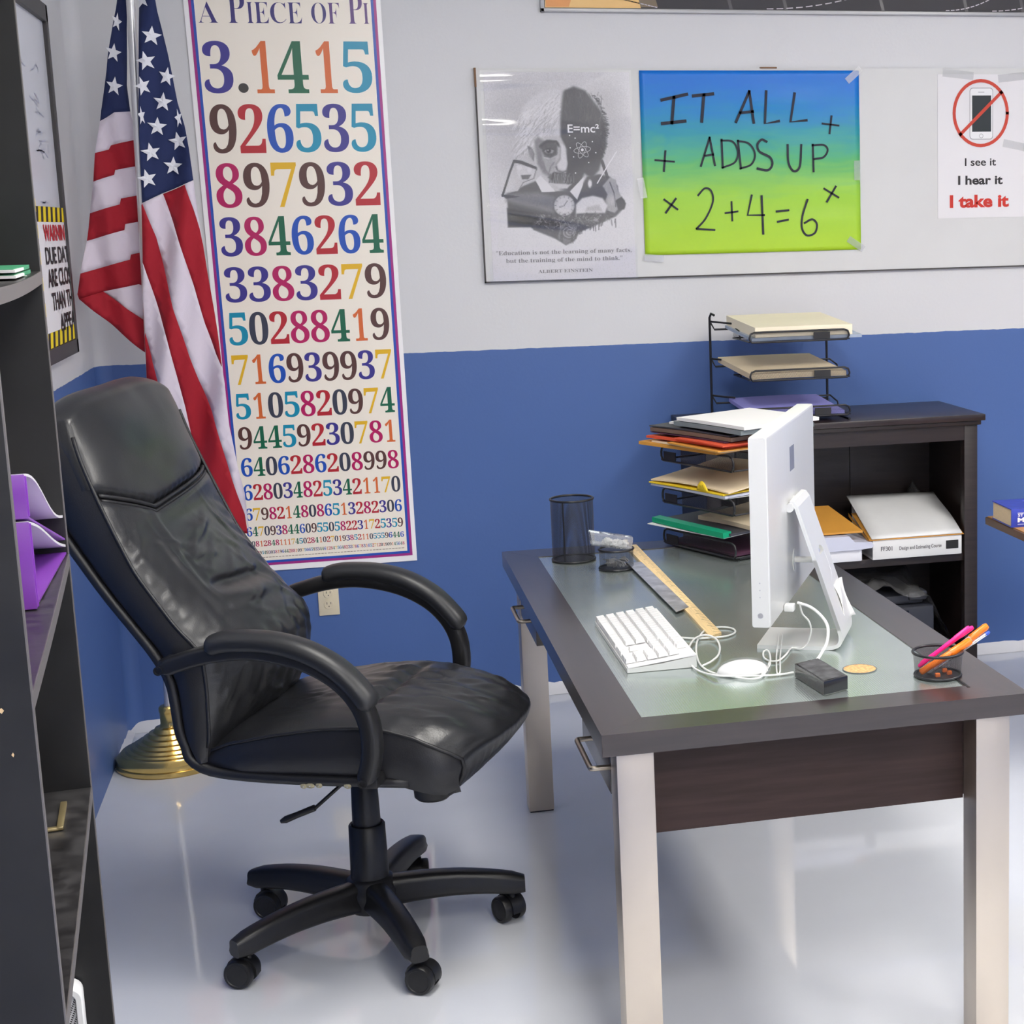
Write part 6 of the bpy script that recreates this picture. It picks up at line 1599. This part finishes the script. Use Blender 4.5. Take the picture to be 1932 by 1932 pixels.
for x0 in (-PT, ULEN - .0005):
    b = MB(); b.box(x0, x0 + PT, .0015, UD, 0, UH, 0, Ms); o = b.build('side_panel', M_BLK, su)
    b = MB(); b.box(x0, x0 + PT, 0, .0015, 0, UH, 0, Ms); b.build('edge_band', M_EDGEB, o)
    if x0 < 0:
        b = MB(); rc = random.Random(5)
        for (za, zb_, w) in ((.30, .42, .004), (.47, .52, .005), (.56, .60, .004), (.18, .26, .003)):
            b.poly([Ms @ Vector((-.0005 - PT, .0, za)), Ms @ Vector((-.0005 - PT, w, (za + zb_) / 2)), Ms @ Vector((-.0005 - PT, .0, zb_)), Ms @ Vector((-.0005 - PT, -.0008, (za + zb_) / 2))])
        for (px, py, w, h_) in ((3, 1341, .0045, .0035), (25, 1424, .002, .003)):
            d = ray(px, py); t = ((Ms @ Vector((-PT, 0, 0))) - CAM_POS).dot(e_) / d.dot(e_); p = CAM_POS + d * t - e_ * .0006
            b.poly([p + n_ * w, p + Vector((0, 0, h_)), p - n_ * w * .6, p - Vector((0, 0, h_))])
        look(b.build('chipped_edge', M_CHIP, o), 'pale chips in the black laminate')
for zt in (1.629, 1.156, .744, .09, 2.1):
    b = MB(); sag = .004
    rows = []
    for k in range(9):
        x = ULEN * k / 8; dz_ = -sag * math.sin(math.pi * k / 8)
        rows.append([Ms @ Vector((x, .0015, zt + dz_ - .020)), Ms @ Vector((x, .0015, zt + dz_)), Ms @ Vector((x, UD - .006, zt + dz_)), Ms @ Vector((x, UD - .006, zt + dz_ - .020))])
    b.grid(rows, close_u=True); o = b.build('shelf', M_BLKTOP, su)
    b = MB(); rows = [[r[0] - n_ * .0015, r[1] - n_ * .0015, r[1], r[0]] for r in rows]; b.grid(rows, close_u=True); o2 = b.build('edge_band', M_EDGEB, o)
b = MB(); b.box(0, ULEN, UD - .005, UD, .09, UH, 0, Ms); b.build('back_panel', M_BLK, su)
b = MB(); b.box(-PT, ULEN + PT, 0, UD, UH, UH + .02, 0, Ms); b.build('top', M_BLK, su)
def Q(x, y, z): return Ms @ Vector((x, y, z))
# green folders on the upper shelf
M_GRNF = mat('green_card', rgb(62, 150, 108), .6, var=.06, vscale=20)
zt = 1.629 - .003
for k, (lab, z0, th, xe) in enumerate((('lower green folder holding white papers on the upper black shelf', zt + .0015, .006, .845), ('upper green folder on the upper black shelf', zt + .0095, .006, .825))):
    t = thing('file_folder', lab, 'folder', tuple(Q(.66, .14, z0)))
    b = MB(); b.loft([[Q(x, .012, z0 + (.004 if x < .6 else 0)), Q(x, .25, z0), Q(x, .25, z0 + th), Q(x, .012, z0 + th)] for x in (.50, .70, xe - .02, xe)]); b.build('cover', M_GRNF, t, 30)
    b = MB(); b.loft([[Q(x, .009, z0 + .001), Q(x, .24, z0 + .001), Q(x, .24, z0 + th - .001), Q(x, .009, z0 + th - .001)] for x in (.49, .66)]); b.build('papers', M_PAPER, t)
b = MB(); rc = random.Random(2)
for k in range(16):
    x = rc.uniform(.6, .86); y = rc.uniform(.004, .03); L_ = rc.uniform(.02, .05)
    b.poly([Q(x, y, zt + .0008), Q(x + L_, y + .002, zt + .0008), Q(x + L_, y + .007, zt + .0008), Q(x, y + .006, zt + .0008)])
o = b.build('worn_patch', M_PAPER, su); look(o, 'pale worn patches on the shelf surface')
# purple binders on the middle shelf
M_PURP = mat('translucent_purple_plastic', rgb(132, 62, 176), .28, spec=.6, var=.06, vscale=12); M_PURPD = mat('deep_purple_plastic', rgb(96, 44, 132), .35); M_BWHITE = mat('glossy_white_liner', rgb(228, 226, 232), .25)
M_RINGS = mat('nickel_rings', (.6, .6, .6, 1), .25, 1.0)
zm = 1.156
def shelf_px(u, v, yy):
    """point on the plane parallel to the unit's front, yy behind it"""
    d = ray(u, v); o_ = Ms @ Vector((0, yy, 0)); t = (o_ - CAM_POS).dot(n_) / d.dot(n_); return CAM_POS + d * t
def side_px(u, v, xx):
    d = ray(u, v); o_ = Ms @ Vector((xx, 0, 0)); t = (o_ - CAM_POS).dot(e_) / d.dot(e_); return CAM_POS + d * t
def on_shelf(u, v, z): return on_z(u, v, z)
def thick(b, pts, off):
    """closed slab from an outline and an offset vector"""
    P = [Vector(p) for p in pts]; n = len(P)
    base = [b.vert(p) for p in P]; top = [b.vert(p + off) for p in P]
    b.face(base[::-1]); b.face(top)
    for k in range(n): b.face((base[k], base[(k + 1) % n], top[(k + 1) % n], top[k]))
def yf(x): return lerp(.026, .003, (x - .49) / (.915 - .49))
def binder(label, zb0, zb1, hs, end_h, sag, mat_sp):
    """wide ring binder lying flat: spine at the near end, covers running to the far panel"""
    t = thing('binder', label, 'binder', tuple(Q(.70, .14, zb0)))
    N = 14
    xs_ = [lerp(.49, .912, k / N) for k in range(N + 1)]
    def zl(x): return lerp(zb0, zb1, (x - .49) / .422)
    def zu(x):
        u = (x - .49) / .422
        return lerp(zb0 + hs, zb1 + end_h, u) + sag * math.sin(2 * math.pi * u)
    b = MB(); b.loft([[Q(x, yf(x), zl(x)), Q(x, .255, zl(x)), Q(x, .255, zl(x) + .003), Q(x, yf(x), zl(x) + .003)] for x in xs_]); b.build('bottom_cover', M_PURP, t, 30)
    b = MB(); b.loft([[Q(x, yf(x), zu(x)), Q(x, .255, zu(x)), Q(x, .255, zu(x) + .004), Q(x, yf(x), zu(x) + .004)] for x in xs_]); b.build('top_cover', M_BWHITE, t, 30)
    b = MB(); b.box(.486, .4905, .024, .255, zb0 - .001, zb0 + hs + .003, .001, Ms); b.build('spine', mat_sp, t, 40)
    b = MB(); b.box(.4905, .497, .022, .030, zb0 + .001, zb0 + hs, .001, Ms); b.build('spine_fold', M_PURP, t)
    b = MB(); b.box(.50, .90, .20, .205, zb0 + .003, zb0 + end_h * .8, 0, Ms); b.build('inner_sleeve', M_PURPD, t)
    b = MB()
    for (xa, xb, ya, yb_) in ((.76, .86, .055, .11), (.79, .83, .035, .058)):
        b.loft([[Q(x, ya, zu(x) + .0045), Q(x, yb_, zu(x) + .0045), Q(x, yb_, zu(x) + .009), Q(x, ya, zu(x) + .009)] for x in (xa, (xa + xb) / 2, xb)])
    b.build('ring_plate', M_RINGS, t)
binder('lower of two wide purple binders lying on the middle black shelf', zm - .001, zm + .001, .124, .010, .004, M_PURP)
binder('upper of two wide purple binders on the black shelf, with a wavy white cover', zm + .132, zm + .022, .060, .040, .012, M_PURP)
# small brass piece on the lower shelf
b = MB(); zl_ = .744 - .001
b.box(.70, .83, .036, .046, zl_, zl_ + .006, .001, Ms); b.box(.70, .71, .036, .10, zl_, zl_ + .005, .001, Ms)
tag(b.build('metal_bracket', mat('tarnished_brass', (.62, .50, .26, 1), .35, .8), None, 40), 'small bent brass bracket lying on the lower black shelf', 'bracket')
# perforated white case at the bottom
mc = thing('perforated_case', 'white rounded case with a perforated grille at the bottom of the black shelf unit', 'case', tuple(Q(.87, .15, .09)))
b = MB()
def rloop(x, ins, r, y0=.045, y1=.24, z0=.091, z1=.404):
    o_ = []
    for cy_, cz_, a0 in ((y1 - ins - r, z0 + ins + r, -90), (y1 - ins - r, z1 - ins - r, 0), (y0 + ins + r, z1 - ins - r, 90), (y0 + ins + r, z0 + ins + r, 180)):
        for k in range(7): o_.append(Q(x, cy_ + r * math.cos(math.radians(a0 + 15 * k)), cz_ + r * math.sin(math.radians(a0 + 15 * k))))
    return o_
b.grid([rloop(.90, 0, .022), rloop(.856, 0, .022), rloop(.852, .002, .02), rloop(.852, .010, .014), rloop(.857, .012, .013), rloop(.90, .012, .013)], close_u=True); b.build('shell', M_WPL2, mc, 40)
b = MB(); b.face([b.vert(p) for p in rloop(.861, .012, .013)][::-1])
m_ = wire_mesh_mat('white_perforated_grille', .0062, .9, color=(.75, .75, .78, 1)); b.build('grille', m_, mc)
b = MB(); b.face([b.vert(p) for p in rloop(.875, .012, .013)][::-1]); b.build('inner_panel', mat('dark_inside', (.015, .015, .017, 1), .6), mc)
